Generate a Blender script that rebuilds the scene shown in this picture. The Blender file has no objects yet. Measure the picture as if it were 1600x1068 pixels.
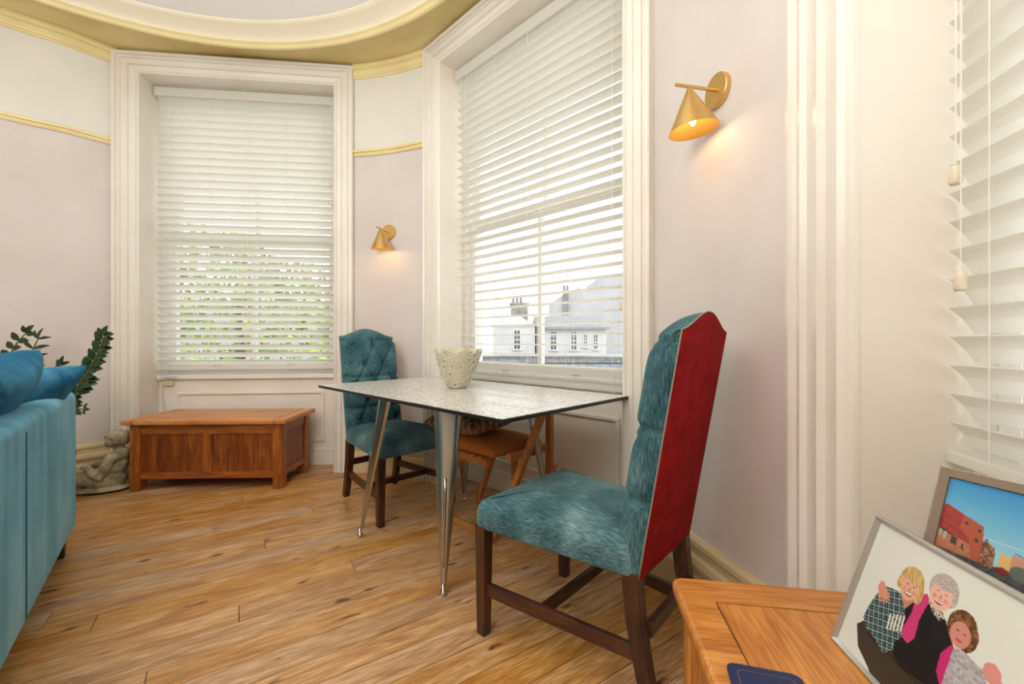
import bpy, bmesh, math, random
from mathutils import Vector, Matrix
random.seed(7)
C = bpy.context.scene.collection
PI = math.pi
# ------------------------------------------------------------------ camera, world, lights, exposure
cam_d = bpy.data.cameras.new('camera'); cam = bpy.data.objects.new('camera', cam_d); C.objects.link(cam)
cam.location = (0, 0, 1.0); cam.rotation_euler = (PI/2, 0, 0)
cam_d.sensor_width = 36; cam_d.lens = 14.8; cam_d.shift_y = -2/1600; cam_d.clip_start = 0.03; cam_d.clip_end = 500
bpy.context.scene.camera = cam
sc = bpy.context.scene
sc.view_settings.view_transform = 'Standard'; sc.view_settings.look = 'None'
sc.view_settings.exposure = 0.05; sc.view_settings.gamma = 1.0; sc.view_settings.use_curve_mapping = False
W = bpy.data.worlds.new('sky'); sc.world = W; W.use_nodes = True
nt = W.node_tree; nt.nodes.clear()
wo = nt.nodes.new('ShaderNodeOutputWorld'); bg = nt.nodes.new('ShaderNodeBackground'); nt.links.new(bg.outputs[0], wo.inputs[0])
tc = nt.nodes.new('ShaderNodeTexCoord'); ns = nt.nodes.new('ShaderNodeTexNoise'); ns.inputs['Scale'].default_value = 3.0
ns.inputs['Detail'].default_value = 5
cr = nt.nodes.new('ShaderNodeValToRGB'); cr.color_ramp.elements[0].position = .35; cr.color_ramp.elements[1].position = .62
cr.color_ramp.elements[0].color = (.86, .91, .98, 1); cr.color_ramp.elements[1].color = (1, 1, 1, 1)
nt.links.new(tc.outputs['Generated'], ns.inputs['Vector']); nt.links.new(ns.outputs['Fac'], cr.inputs['Fac']); nt.links.new(cr.outputs['Color'], bg.inputs['Color'])
bg.inputs['Strength'].default_value = 2.1

def light(name, kind, loc, energy, color=(1, 1, 1), rot=(0, 0, 0), size=1.0, size_y=None):
    d = bpy.data.lights.new(name, kind); d.energy = energy; d.color = color
    if kind == 'AREA':
        d.size = size
        if size_y: d.shape = 'RECTANGLE'; d.size_y = size_y
        else: d.shape = 'DISK'
    else: d.shadow_soft_size = size
    o = bpy.data.objects.new(name, d); C.objects.link(o); o.location = loc; o.rotation_euler = rot
    return o
sun = bpy.data.lights.new('sun_lamp', 'SUN'); sun.energy = .7; sun.angle = .02; sun.color = (1, .97, .92)
so = bpy.data.objects.new('sun_lamp', sun); C.objects.link(so); so.rotation_euler = (math.radians(48), 0, math.radians(25))
light('room_ceiling_fill', 'AREA', (-1.5, .55, 3.04), 15, (1, .98, .95), size=1.5)  # added soft fill below the ceiling, no fixture hangs here
light('room_rear_fill', 'AREA', (-.9, -.75, 2.2), 18, (1, .985, .96), rot=(math.radians(68), 0, math.radians(0)), size=1.2)  # added fill behind the camera, brightens the room
light('room_bounce_fill', 'AREA', (-1.2, -.45, 1.85), 60, (1, .99, .975), rot=(math.radians(153), 0, 0), size=.9)  # added upward fill, brightens ceiling and soffit like a bounced flash

# ------------------------------------------------------------------ materials
def lin(c):
    c = c/255; return c/12.92 if c <= .04045 else ((c+.055)/1.055)**2.4
def rgb(r, g, b): return (lin(r), lin(g), lin(b), 1)
MATS = {}
def mat(name, col, rough=.6, metal=0, sheen=0, col2=None, nscale=8, stretch=(1, 1, 1), bump=0, bscale=40, detail=4, lo=.35, hi=.65,
        rand=False, emit=None, coat=0, bstretch=(1, 1, 1), spec=None, sss=0, coord='Object'):
    m = bpy.data.materials.new(name); m.use_nodes = True; n = m.node_tree; b = n.nodes['Principled BSDF']
    b.inputs['Base Color'].default_value = col; b.inputs['Roughness'].default_value = rough; b.inputs['Metallic'].default_value = metal
    if sheen: b.inputs['Sheen Weight'].default_value = sheen; b.inputs['Sheen Roughness'].default_value = .4
    if coat: b.inputs['Coat Weight'].default_value = coat; b.inputs['Coat Roughness'].default_value = .15
    if spec is not None: b.inputs['Specular IOR Level'].default_value = spec
    t = n.nodes.new('ShaderNodeTexCoord'); src = t.outputs[coord]
    if rand:
        oi = n.nodes.new('ShaderNodeObjectInfo'); ml = n.nodes.new('ShaderNodeMath'); ml.operation = 'MULTIPLY'; ml.inputs[1].default_value = 37
        n.links.new(oi.outputs['Random'], ml.inputs[0]); va = n.nodes.new('ShaderNodeVectorMath'); va.operation = 'ADD'
        n.links.new(src, va.inputs[0]); n.links.new(ml.outputs[0], va.inputs[1]); src = va.outputs[0]
    if col2 is not None:
        mp = n.nodes.new('ShaderNodeMapping'); mp.inputs['Scale'].default_value = stretch; n.links.new(src, mp.inputs['Vector'])
        no = n.nodes.new('ShaderNodeTexNoise'); no.inputs['Scale'].default_value = nscale; no.inputs['Detail'].default_value = detail
        r = n.nodes.new('ShaderNodeValToRGB'); r.color_ramp.elements[0].position = lo; r.color_ramp.elements[1].position = hi
        r.color_ramp.elements[0].color = col; r.color_ramp.elements[1].color = col2
        n.links.new(mp.outputs[0], no.inputs['Vector']); n.links.new(no.outputs['Fac'], r.inputs['Fac']); n.links.new(r.outputs['Color'], b.inputs['Base Color'])
    if bump:
        mp = n.nodes.new('ShaderNodeMapping'); mp.inputs['Scale'].default_value = bstretch; n.links.new(src, mp.inputs['Vector'])
        no = n.nodes.new('ShaderNodeTexNoise'); no.inputs['Scale'].default_value = bscale; no.inputs['Detail'].default_value = 3
        bu = n.nodes.new('ShaderNodeBump'); bu.inputs['Strength'].default_value = bump; bu.inputs['Distance'].default_value = .01
        n.links.new(mp.outputs[0], no.inputs['Vector']); n.links.new(no.outputs['Fac'], bu.inputs['Height']); n.links.new(bu.outputs[0], b.inputs['Normal'])
    if emit: b.inputs['Emission Color'].default_value = emit[0]; b.inputs['Emission Strength'].default_value = emit[1]
    MATS[name] = m; return m

M_lilac = mat('lilac_paint', rgb(213, 205, 200), .75, col2=rgb(220, 213, 209), nscale=2.5, bump=.12, bscale=14)
M_upper = mat('white_wall_paint', rgb(232, 229, 222), .8, col2=rgb(225, 224, 216), nscale=3, bump=.05, bscale=10)
M_ceil = mat('ceiling_paint', rgb(250, 249, 247), .85)
M_yellow = mat('yellowed_plaster', rgb(240, 224, 168), .7, col2=rgb(222, 200, 136), nscale=2.2, lo=.4, hi=.7, bump=.15, bscale=9)
M_yel2 = mat('yellow_moulding_paint', rgb(240, 226, 172), .5, col2=rgb(232, 214, 158), nscale=4)
M_cream = mat('cream_cove_paint', rgb(240, 232, 208), .6)
M_casing = mat('gloss_white_paint', rgb(238, 234, 226), .28, col2=rgb(232, 226, 215), nscale=3, bump=.04, bscale=25)
M_reveal = mat('reveal_paint', rgb(240, 235, 226), .45, col2=rgb(234, 226, 212), nscale=3, bump=.06, bscale=18)
M_skirt = mat('cream_skirting_paint', rgb(226, 208, 166), .4, col2=rgb(214, 194, 150), nscale=4)
M_slat = mat('white_blind_slat', rgb(243, 243, 238), .35)
_n = M_slat.node_tree; _b = _n.nodes['Principled BSDF']; _t = _n.nodes.new('ShaderNodeBsdfTranslucent'); _t.inputs[0].default_value = rgb(250, 249, 244)
_m = _n.nodes.new('ShaderNodeMixShader'); _m.inputs[0].default_value = .58; _n.links.new(_b.outputs[0], _m.inputs[1]); _n.links.new(_t.outputs[0], _m.inputs[2]); _n.links.new(_m.outputs[0], _n.nodes['Material Output'].inputs[0])
M_cord = mat('blind_cord', rgb(240, 238, 232), .7)
M_tassel = mat('blind_tassel', rgb(232, 222, 200), .5)
M_sash = mat('white_sash_paint', rgb(238, 236, 230), .4)

def glass():
    m = bpy.data.materials.new('window_glass'); m.use_nodes = True; n = m.node_tree; n.nodes.clear()
    o = n.nodes.new('ShaderNodeOutputMaterial'); mx = n.nodes.new('ShaderNodeMixShader'); t = n.nodes.new('ShaderNodeBsdfTransparent'); g = n.nodes.new('ShaderNodeBsdfGlossy')
    g.inputs['Roughness'].default_value = .02; mx.inputs[0].default_value = .06
    n.links.new(t.outputs[0], mx.inputs[1]); n.links.new(g.outputs[0], mx.inputs[2]); n.links.new(mx.outputs[0], o.inputs[0]); return m
M_glass = glass()

def wood(name, cols, rough=.4, axis='x', scale=1.0, rand=False, knots=0, coat=0, grain=.5, bump=.08, tint=0):
    """streaky wood: stretched noises along the grain, optional dark knots"""
    m = bpy.data.materials.new(name); m.use_nodes = True; n = m.node_tree; b = n.nodes['Principled BSDF']; L = n.links
    b.inputs['Roughness'].default_value = rough
    if coat: b.inputs['Coat Weight'].default_value = coat; b.inputs['Coat Roughness'].default_value = .25
    t = n.nodes.new('ShaderNodeTexCoord'); src = t.outputs['Object']; oi = n.nodes.new('ShaderNodeObjectInfo')
    if rand:
        ml = n.nodes.new('ShaderNodeMath'); ml.operation = 'MULTIPLY'; ml.inputs[1].default_value = 91
        L.new(oi.outputs['Random'], ml.inputs[0]); va = n.nodes.new('ShaderNodeVectorMath'); va.operation = 'ADD'
        L.new(src, va.inputs[0]); L.new(ml.outputs[0], va.inputs[1]); src = va.outputs[0]
    k = {'x': (1, 12, 12), 'y': (12, 1, 12), 'z': (12, 12, 1)}[axis]
    def noise(s, mul, det, dist=0):
        mp = n.nodes.new('ShaderNodeMapping'); mp.inputs['Scale'].default_value = tuple(v*mul if v > 1 else v for v in k)
        no = n.nodes.new('ShaderNodeTexNoise'); no.inputs['Scale'].default_value = s*scale; no.inputs['Detail'].default_value = det; no.inputs['Distortion'].default_value = dist
        L.new(src, mp.inputs[0]); L.new(mp.outputs[0], no.inputs['Vector']); return no.outputs['Fac']
    a = noise(1.6, .5, 5, 1.2); r = n.nodes.new('ShaderNodeValToRGB'); r.color_ramp.elements[0].position = .3; r.color_ramp.elements[1].position = .7
    r.color_ramp.elements[0].color = cols[0]; r.color_ramp.elements[1].color = cols[2]; e = r.color_ramp.elements.new(.5); e.color = cols[1]
    L.new(a, r.inputs['Fac']); out = r.outputs['Color']
    f = noise(6, 1.4, 6, .3); r2 = n.nodes.new('ShaderNodeValToRGB'); r2.color_ramp.elements[0].position = .42; r2.color_ramp.elements[1].position = .62
    g0 = 1-grain*.55
    r2.color_ramp.elements[0].color = (g0, g0*.92, g0*.84, 1); r2.color_ramp.elements[1].color = (1, 1, 1, 1); L.new(f, r2.inputs['Fac'])
    mx = n.nodes.new('ShaderNodeMix'); mx.data_type = 'RGBA'; mx.blend_type = 'MULTIPLY'; mx.inputs[0].default_value = 1
    L.new(out, mx.inputs[6]); L.new(r2.outputs['Color'], mx.inputs[7]); out = mx.outputs[2]
    if tint:
        hs = n.nodes.new('ShaderNodeHueSaturation'); mr = n.nodes.new('ShaderNodeMapRange'); mr.inputs['To Min'].default_value = 1-tint; mr.inputs['To Max'].default_value = 1+tint
        L.new(oi.outputs['Random'], mr.inputs[0]); L.new(mr.outputs[0], hs.inputs['Value']); L.new(out, hs.inputs['Color'])
        m2 = n.nodes.new('ShaderNodeMath'); m2.operation = 'MULTIPLY'; m2.inputs[1].default_value = 7.13; fr = n.nodes.new('ShaderNodeMath'); fr.operation = 'FRACT'
        L.new(oi.outputs['Random'], m2.inputs[0]); L.new(m2.outputs[0], fr.inputs[0]); mr2 = n.nodes.new('ShaderNodeMapRange'); mr2.inputs['To Min'].default_value = .85; mr2.inputs['To Max'].default_value = 1.18
        L.new(fr.outputs[0], mr2.inputs[0]); L.new(mr2.outputs[0], hs.inputs['Saturation']); out = hs.outputs[0]
    if knots:
        kk = {'x': (1, 2.6, 2.6), 'y': (2.6, 1, 2.6), 'z': (2.6, 2.6, 1)}[axis]
        mp = n.nodes.new('ShaderNodeMapping'); mp.inputs['Scale'].default_value = kk; v = n.nodes.new('ShaderNodeTexVoronoi'); v.inputs['Scale'].default_value = 4.2
        L.new(src, mp.inputs[0])
        nn = n.nodes.new('ShaderNodeTexNoise'); nn.inputs['Scale'].default_value = 14; L.new(mp.outputs[0], nn.inputs['Vector'])
        mm = n.nodes.new('ShaderNodeMix'); mm.data_type = 'RGBA'; mm.blend_type = 'LINEAR_LIGHT'; mm.inputs[0].default_value = .06
        L.new(mp.outputs[0], mm.inputs[6]); L.new(nn.outputs['Color'], mm.inputs[7]); L.new(mm.outputs[2], v.inputs['Vector'])
        r3 = n.nodes.new('ShaderNodeValToRGB'); r3.color_ramp.elements[0].position = .07; r3.color_ramp.elements[1].position = .17
        r3.color_ramp.elements[0].color = (.22, .15, .1, 1); r3.color_ramp.elements[1].color = (1, 1, 1, 1); L.new(v.outputs['Distance'], r3.inputs['Fac'])
        mx = n.nodes.new('ShaderNodeMix'); mx.data_type = 'RGBA'; mx.blend_type = 'MULTIPLY'; mx.inputs[0].default_value = knots
        L.new(out, mx.inputs[6]); L.new(r3.outputs['Color'], mx.inputs[7]); out = mx.outputs[2]
    L.new(out, b.inputs['Base Color'])
    bu = n.nodes.new('ShaderNodeBump'); bu.inputs['Strength'].default_value = bump; bu.inputs['Distance'].default_value = .01; L.new(f, bu.inputs['Height']); L.new(bu.outputs[0], b.inputs['Normal'])
    return m
M_plank = wood('pine_floorboard', [rgb(186, 132, 82), rgb(218, 168, 112), rgb(236, 196, 146)], .34, 'x', 2.2, rand=True, knots=.95, grain=.62, tint=.07, bump=.15)
OAK = [rgb(188, 112, 44), rgb(214, 142, 66), rgb(228, 162, 86)]
M_oak = {a: wood('honey_oak_'+a, OAK, .35, a, 2.0, coat=.25, grain=.5) for a in 'xyz'}
CH = [rgb(140, 74, 24), rgb(176, 100, 38), rgb(196, 122, 54)]
M_chest = {a: wood('chest_oak_'+a, CH, .38, a, 2.0, coat=.2, grain=.6) for a in 'xyz'}
CT = [rgb(196, 118, 56), rgb(214, 142, 76), rgb(224, 158, 92)]
M_chpan = wood('chest_panel_oak', [rgb(118, 54, 16), rgb(150, 78, 28), rgb(172, 98, 40)], .4, 'z', 2.0, coat=.2, grain=.6)
M_chty = wood('chest_end_oak', CT, .35, 'y', 2.0, coat=.25, grain=.35)
M_chtop = wood('chest_top_oak', CT, .35, 'x', 2.0, coat=.25, grain=.35)
DK = [rgb(46, 26, 20), rgb(72, 40, 28), rgb(96, 56, 38)]
M_dark = {a: wood('dark_walnut_'+a, DK, .35, a, 3.0, coat=.2, grain=.4) for a in 'xyz'}
BE = [rgb(176, 112, 58), rgb(200, 138, 80), rgb(212, 154, 96)]
M_beech = {a: wood('beech_'+a, BE, .45, a, 3.0, grain=.3) for a in 'xyz'}
M_groove = mat('dark_groove', rgb(50, 30, 18), .8)

def fabric(name, lo_c, mid_c, hi_c, rib=220, ribs='z', patch=6, bump=.5, rough=.85, sheen=.5, rand=True, streak=30, mixw=.45):
    m = bpy.data.materials.new(name); m.use_nodes = True; n = m.node_tree; b = n.nodes['Principled BSDF']; L = n.links
    b.inputs['Roughness'].default_value = rough; b.inputs['Sheen Weight'].default_value = sheen; b.inputs['Sheen Roughness'].default_value = .5
    b.inputs['Sheen Tint'].default_value = (hi_c[0], hi_c[1], hi_c[2], 1); b.inputs['Specular IOR Level'].default_value = .2
    t = n.nodes.new('ShaderNodeTexCoord'); src = t.outputs['Object']
    no = n.nodes.new('ShaderNodeTexNoise'); no.inputs['Scale'].default_value = patch; no.inputs['Detail'].default_value = 3; L.new(src, no.inputs['Vector'])
    st = {'x': (1, 14, 14), 'y': (14, 1, 14), 'z': (14, 14, 1)}[ribs]
    mp = n.nodes.new('ShaderNodeMapping'); mp.inputs['Scale'].default_value = st; L.new(src, mp.inputs[0])
    n2 = n.nodes.new('ShaderNodeTexNoise'); n2.inputs['Scale'].default_value = streak; n2.inputs['Detail'].default_value = 4; L.new(mp.outputs[0], n2.inputs['Vector'])
    mx = n.nodes.new('ShaderNodeMix'); mx.data_type = 'FLOAT'; mx.inputs[0].default_value = mixw; L.new(no.outputs['Fac'], mx.inputs[2]); L.new(n2.outputs['Fac'], mx.inputs[3])
    r = n.nodes.new('ShaderNodeValToRGB'); r.color_ramp.elements[0].position = .36; r.color_ramp.elements[1].position = .66
    r.color_ramp.elements[0].color = lo_c; r.color_ramp.elements[1].color = hi_c; e = r.color_ramp.elements.new(.5); e.color = mid_c
    L.new(mx.outputs[0], r.inputs['Fac']); L.new(r.outputs['Color'], b.inputs['Base Color'])
    bu = n.nodes.new('ShaderNodeBump'); bu.inputs['Strength'].default_value = bump; bu.inputs['Distance'].default_value = .004; L.new(n2.outputs['Fac'], bu.inputs['Height']); L.new(bu.outputs[0], b.inputs['Normal'])
    return m
M_teal = {a: fabric('teal_chenille_'+a, rgb(34, 64, 72), rgb(72, 110, 118), rgb(140, 170, 172), ribs=a, mixw=.5) for a in 'xyz'}
M_tealback = fabric('teal_chenille_back', rgb(26, 56, 66), rgb(56, 96, 106), rgb(112, 148, 152), ribs='z', mixw=.6, patch=8)  # same chenille, darker: some of the backrest's shade is in the colour
M_red = fabric('red_weave', rgb(112, 6, 10), rgb(160, 14, 20), rgb(188, 34, 36), ribs='z', patch=20, mixw=.7, sheen=.1, bump=.8, streak=25)
M_sofa = fabric('sky_blue_velvet', rgb(66, 120, 142), rgb(94, 156, 184), rgb(140, 190, 208), ribs='z', patch=2.2, mixw=.35, sheen=.6, bump=.1, streak=1.2)
M_cush = fabric('petrol_blue_velvet', rgb(10, 60, 90), rgb(24, 86, 120), rgb(74, 138, 166), ribs='z', patch=4, mixw=.2, sheen=.7, bump=.05, streak=3)
M_seam = mat('seam_thread', rgb(150, 148, 138), .8)
M_sseam = mat('sofa_seam', rgb(48, 104, 130), .8)
M_steel = mat('brushed_steel', rgb(200, 198, 192), .27, 1, col2=rgb(168, 166, 160), nscale=6, stretch=(1, 1, .3), bump=.03, bscale=60)
M_chrome = mat('chrome', rgb(215, 212, 206), .12, 1)
M_brass = mat('brushed_brass', rgb(222, 186, 122), .36, 1, bump=.03, bscale=80)
M_brassin = mat('brass_inside', rgb(236, 180, 84), .45, .6)
M_bulb = mat('warm_bulb', rgb(255, 240, 200), .4, emit=((1, .80, .45, 1), 14))
M_black = mat('black_edge', rgb(22, 24, 24), .35)
M_leaf = mat('glossy_dark_leaf', rgb(22, 44, 24), .28, col2=rgb(40, 70, 34), nscale=9)
M_stem = mat('plant_stem', rgb(96, 100, 48), .5)
M_stone = mat('mossy_stone', rgb(128, 120, 92), .9, col2=rgb(198, 188, 156), nscale=14, detail=6, bump=.6, bscale=60)
M_pot = mat('grey_pot', rgb(120, 116, 110), .6)
M_soil = mat('potting_soil', rgb(50, 36, 26), .95)
M_navy = mat('navy_coaster', rgb(24, 42, 86), .4, bump=.02, bscale=80)
M_gold = mat('gold_line', rgb(178, 136, 80), .4, .5)
M_silver = mat('satin_silver', rgb(188, 188, 184), .28, .75)
M_taupe = mat('taupe_frame', rgb(134, 116, 98), .5)
M_bead = mat('silver_bead', rgb(228, 222, 210), .25, .8)
M_plastic = mat('beige_plastic', rgb(222, 205, 170), .5)
M_ceramic = mat('cream_ceramic', rgb(236, 230, 212), .35, bump=.2, bscale=90)
M_orange = mat('orange_cloth', rgb(196, 116, 46), .85, bump=.3, bscale=60)

def stone_top():
    m = bpy.data.materials.new('white_crackle_top'); m.use_nodes = True; n = m.node_tree; b = n.nodes['Principled BSDF']; L = n.links
    b.inputs['Roughness'].default_value = .3; b.inputs['Coat Weight'].default_value = .15
    t = n.nodes.new('ShaderNodeTexCoord'); mp = n.nodes.new('ShaderNodeMapping'); mp.inputs['Scale'].default_value = (.6, 1.9, 1); L.new(t.outputs['Object'], mp.inputs[0])
    no = n.nodes.new('ShaderNodeTexNoise'); no.inputs['Scale'].default_value = 7; no.inputs['Detail'].default_value = 5; no.inputs['Distortion'].default_value = 1.5; L.new(mp.outputs[0], no.inputs['Vector'])
    mx = n.nodes.new('ShaderNodeMix'); mx.data_type = 'RGBA'; mx.blend_type = 'LINEAR_LIGHT'; mx.inputs[0].default_value = .12
    L.new(mp.outputs[0], mx.inputs[6]); L.new(no.outputs['Color'], mx.inputs[7])
    v = n.nodes.new('ShaderNodeTexVoronoi'); v.feature = 'DISTANCE_TO_EDGE'; v.inputs['Scale'].default_value = 26; L.new(mx.outputs[2], v.inputs['Vector'])
    r = n.nodes.new('ShaderNodeValToRGB'); r.color_ramp.elements[0].position = 0; r.color_ramp.elements[1].position = .10
    r.color_ramp.elements[0].color = rgb(150, 152, 148); r.color_ramp.elements[1].color = rgb(240, 238, 232)
    L.new(v.outputs['Distance'], r.inputs['Fac'])
    n3 = n.nodes.new('ShaderNodeTexNoise'); n3.inputs['Scale'].default_value = 60; n3.inputs['Detail'].default_value = 6; L.new(t.outputs['Object'], n3.inputs['Vector'])
    r2 = n.nodes.new('ShaderNodeValToRGB'); r2.color_ramp.elements[0].position = .38; r2.color_ramp.elements[1].position = .56; r2.color_ramp.elements[0].color = (.42, .43, .42, 1); r2.color_ramp.elements[1].color = (1, 1, 1, 1)
    L.new(n3.outputs['Fac'], r2.inputs['Fac'])
    m2 = n.nodes.new('ShaderNodeMix'); m2.data_type = 'RGBA'; m2.blend_type = 'MULTIPLY'; m2.inputs[0].default_value = .55
    L.new(r.outputs['Color'], m2.inputs[6]); L.new(r2.outputs['Color'], m2.inputs[7]); L.new(m2.outputs[2], b.inputs['Base Color']); return m
M_top = stone_top()

def lattice():
    m = bpy.data.materials.new('lattice_cushion_cloth'); m.use_nodes = True; n = m.node_tree; b = n.nodes['Principled BSDF']; L = n.links
    b.inputs['Roughness'].default_value = .85
    t = n.nodes.new('ShaderNodeTexCoord'); mp = n.nodes.new('ShaderNodeMapping'); mp.inputs['Rotation'].default_value = (0, 0, PI/4); mp.inputs['Scale'].default_value = (30, 30, 30); L.new(t.outputs['Object'], mp.inputs[0])
    br = n.nodes.new('ShaderNodeTexBrick'); br.offset = 0; br.inputs['Color1'].default_value = rgb(128, 84, 62); br.inputs['Color2'].default_value = rgb(120, 78, 58); br.inputs['Mortar'].default_value = rgb(184, 152, 122)
    br.inputs['Scale'].default_value = 1; br.inputs['Mortar Size'].default_value = .09; br.inputs['Brick Width'].default_value = 1; br.inputs['Row Height'].default_value = 1
    L.new(mp.outputs[0], br.inputs['Vector']); L.new(br.outputs['Color'], b.inputs['Base Color']); return m
M_lat = lattice()

def vcol(name, rough=.25):
    m = bpy.data.materials.new(name); m.use_nodes = True; n = m.node_tree; b = n.nodes['Principled BSDF']
    a = n.nodes.new('ShaderNodeVertexColor'); a.layer_name = 'print'; n.links.new(a.outputs['Color'], b.inputs['Base Color']); b.inputs['Roughness'].default_value = rough
    return m
M_print = vcol('glossy_print')

# ------------------------------------------------------------------ mesh helpers
class MB:
    def __init__(s): s.v = []; s.f = []
    def add(s, vs, fs):
        o = len(s.v); s.v += [tuple(p) for p in vs]; s.f += [tuple(i+o for i in f) for f in fs]; return s
    def box(s, x0, x1, y0, y1, z0, z1, M=None):
        vs = [Vector((x, y, z)) for x in (x0, x1) for y in (y0, y1) for z in (z0, z1)]
        if M: vs = [M @ p for p in vs]
        return s.add(vs, [(0, 1, 3, 2), (4, 6, 7, 5), (0, 4, 5, 1), (2, 3, 7, 6), (0, 2, 6, 4), (1, 5, 7, 3)])
    def beam(s, pts, sizes, up=(0, 0, 1)):
        """rectangular bar through pts; sizes = (w, d) per point, w across (horizontal), d along the other normal"""
        pts = [Vector(p) for p in pts]; n = len(pts)
        if not isinstance(sizes, list): sizes = [sizes]*n
        vs = []
        for i, p in enumerate(pts):
            t = (pts[min(i+1, n-1)]-pts[max(i-1, 0)]).normalized(); u = Vector(up)
            if abs(t.dot(u)) > .95: u = Vector((0, 1, 0))
            a = t.cross(u).normalized(); b = a.cross(t).normalized(); w, d = sizes[i]
            vs += [p+a*w/2+b*d/2, p-a*w/2+b*d/2, p-a*w/2-b*d/2, p+a*w/2-b*d/2]
        fs = [(0, 1, 2, 3), tuple(4*(n-1)+k for k in (3, 2, 1, 0))]
        for i in range(n-1):
            for k in range(4): fs.append((4*i+k, 4*i+4+k, 4*i+4+(k+1) % 4, 4*i+(k+1) % 4))
        return s.add(vs, fs)
    def tube(s, pts, r, n=8):
        pts = [Vector(p) for p in pts]; m = len(pts)
        rs = r if isinstance(r, (list, tuple)) else [r]*m
        vs = []; ref = None
        for i, p in enumerate(pts):
            t = (pts[min(i+1, m-1)]-pts[max(i-1, 0)]).normalized()
            if ref is None: ref = t.orthogonal().normalized()
            a = (ref-t*ref.dot(t)).normalized(); ref = a; b = t.cross(a)
            vs += [p+(a*math.cos(2*PI*k/n)+b*math.sin(2*PI*k/n))*rs[i] for k in range(n)]
        fs = [tuple(range(n))[::-1], tuple(n*(m-1)+k for k in range(n))]
        for i in range(m-1):
            for k in range(n): fs.append((n*i+k, n*i+(k+1) % n, n*i+n+(k+1) % n, n*i+n+k))
        return s.add(vs, fs)
    def lathe(s, prof, n=32, M=None, a0=0, a1=2*PI):
        full = abs(a1-a0-2*PI) < 1e-6; cnt = n if full else n+1; vs = []
        for r, z in prof:
            for k in range(cnt):
                a = a0+(a1-a0)*k/n; p = Vector((r*math.cos(a), r*math.sin(a), z)); vs.append(M @ p if M else p)
        fs = []
        for i in range(len(prof)-1):
            for k in range(n):
                k2 = (k+1) % n if full else k+1
                fs.append((cnt*i+k, cnt*i+k2, cnt*i+cnt+k2, cnt*i+cnt+k))
        return s.add(vs, fs)
    def build(s, name, m, parent=None, smooth=False, bevel=0, seg=2, subsurf=0, loc=None, rot=None):
        me = bpy.data.meshes.new(name); me.from_pydata(s.v, [], s.f); me.update()
        bm = bmesh.new(); bm.from_mesh(me); bmesh.ops.recalc_face_normals(bm, faces=bm.faces); bm.to_mesh(me); bm.free()
        if smooth:
            for p in me.polygons: p.use_smooth = True
        me.materials.append(m)
        o = bpy.data.objects.new(name, me); C.objects.link(o)
        if parent: o.parent = parent
        if loc: o.location = loc
        if rot: o.rotation_euler = rot
        if bevel:
            b = o.modifiers.new('bevel', 'BEVEL'); b.width = bevel; b.segments = seg; b.limit_method = 'ANGLE'; b.angle_limit = .7
            b.harden_normals = False
        if subsurf:
            b = o.modifiers.new('sub', 'SUBSURF'); b.levels = subsurf; b.render_levels = subsurf
        return o

def puff(poly, z0, z1, r, crown=0, rc=None, segs=6, rings=8, bottom_r=None):
    """cushion solid over a convex polygon outline (list of (x,y), ccw), rounded edges, crowned top"""
    rc = rc or r; n = len(poly); P = [Vector((p[0], p[1])) for p in poly]; out = []
    for i in range(n):                                     # rounded corners
        a, b, c = P[i-1], P[i], P[(i+1) % n]; d1 = (a-b).normalized(); d2 = (c-b).normalized()
        prev = b+d1*rc; nxt = b+d2*rc
        for k in range(segs+1):
            t = k/segs; out.append((1-t)**2*prev+2*t*(1-t)*b+t*t*nxt)
        L = (P[(i+1) % n]-d2*-rc*0-nxt).length; m = 8
        e = P[(i+1) % n]-d2*rc
        for k in range(1, m): out.append(nxt+(e-nxt)*k/m)
    c = sum(out, Vector((0, 0)))/len(out); N = len(out)
    nor = []
    for i in range(N):
        t = (out[(i+1) % N]-out[i-1]).normalized(); nor.append(Vector((t.y, -t.x)))
    mb = MB(); vs = []; br = bottom_r if bottom_r is not None else r*.5
    rows = []
    for k in range(5): a = PI/2*k/4; rows.append((br*(1-math.sin(a)), z0+br*(1-math.cos(a))))
    for k in range(1, 5): rows.append((0, z0+br+(z1-r-z0-br)*k/5))
    for k in range(7): a = PI/2*k/6; rows.append((r*(1-math.cos(a)), z1-r+r*math.sin(a)))
    for ins, z in rows:
        for i in range(N): q = out[i]-nor[i]*ins; vs.append((q.x, q.y, z))
    last = [out[i]-nor[i]*r for i in range(N)]
    for k in range(1, rings):
        t = k/rings
        for q in last: p = q+(c-q)*t; vs.append((p.x, p.y, z1+crown*(1-(1-t)**2)))
    R = len(rows)+rings-1
    fs = [tuple(range(N))[::-1]]
    for j in range(R-1):
        for i in range(N): fs.append((N*j+i, N*j+(i+1) % N, N*j+N+(i+1) % N, N*j+N+i))
    vs.append((c.x, c.y, z1+crown)); ci = len(vs)-1
    for i in range(N): fs.append((N*(R-1)+i, N*(R-1)+(i+1) % N, ci))
    mb.add(vs, fs); return mb

def empty(name, loc=(0, 0, 0), rz=0, label=None, cat=None, group=None):
    o = bpy.data.objects.new(name, None); C.objects.link(o); o.location = loc; o.rotation_euler = (0, 0, rz); o.empty_display_size = .1
    return tag(o, label, cat, group)
def tag(o, label=None, cat=None, group=None, kind=None):
    if label: o['label'] = label
    if cat: o['category'] = cat
    if group: o['group'] = group
    if kind: o['kind'] = kind
    return o
def struct(o): o['kind'] = 'structure'; return o

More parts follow.
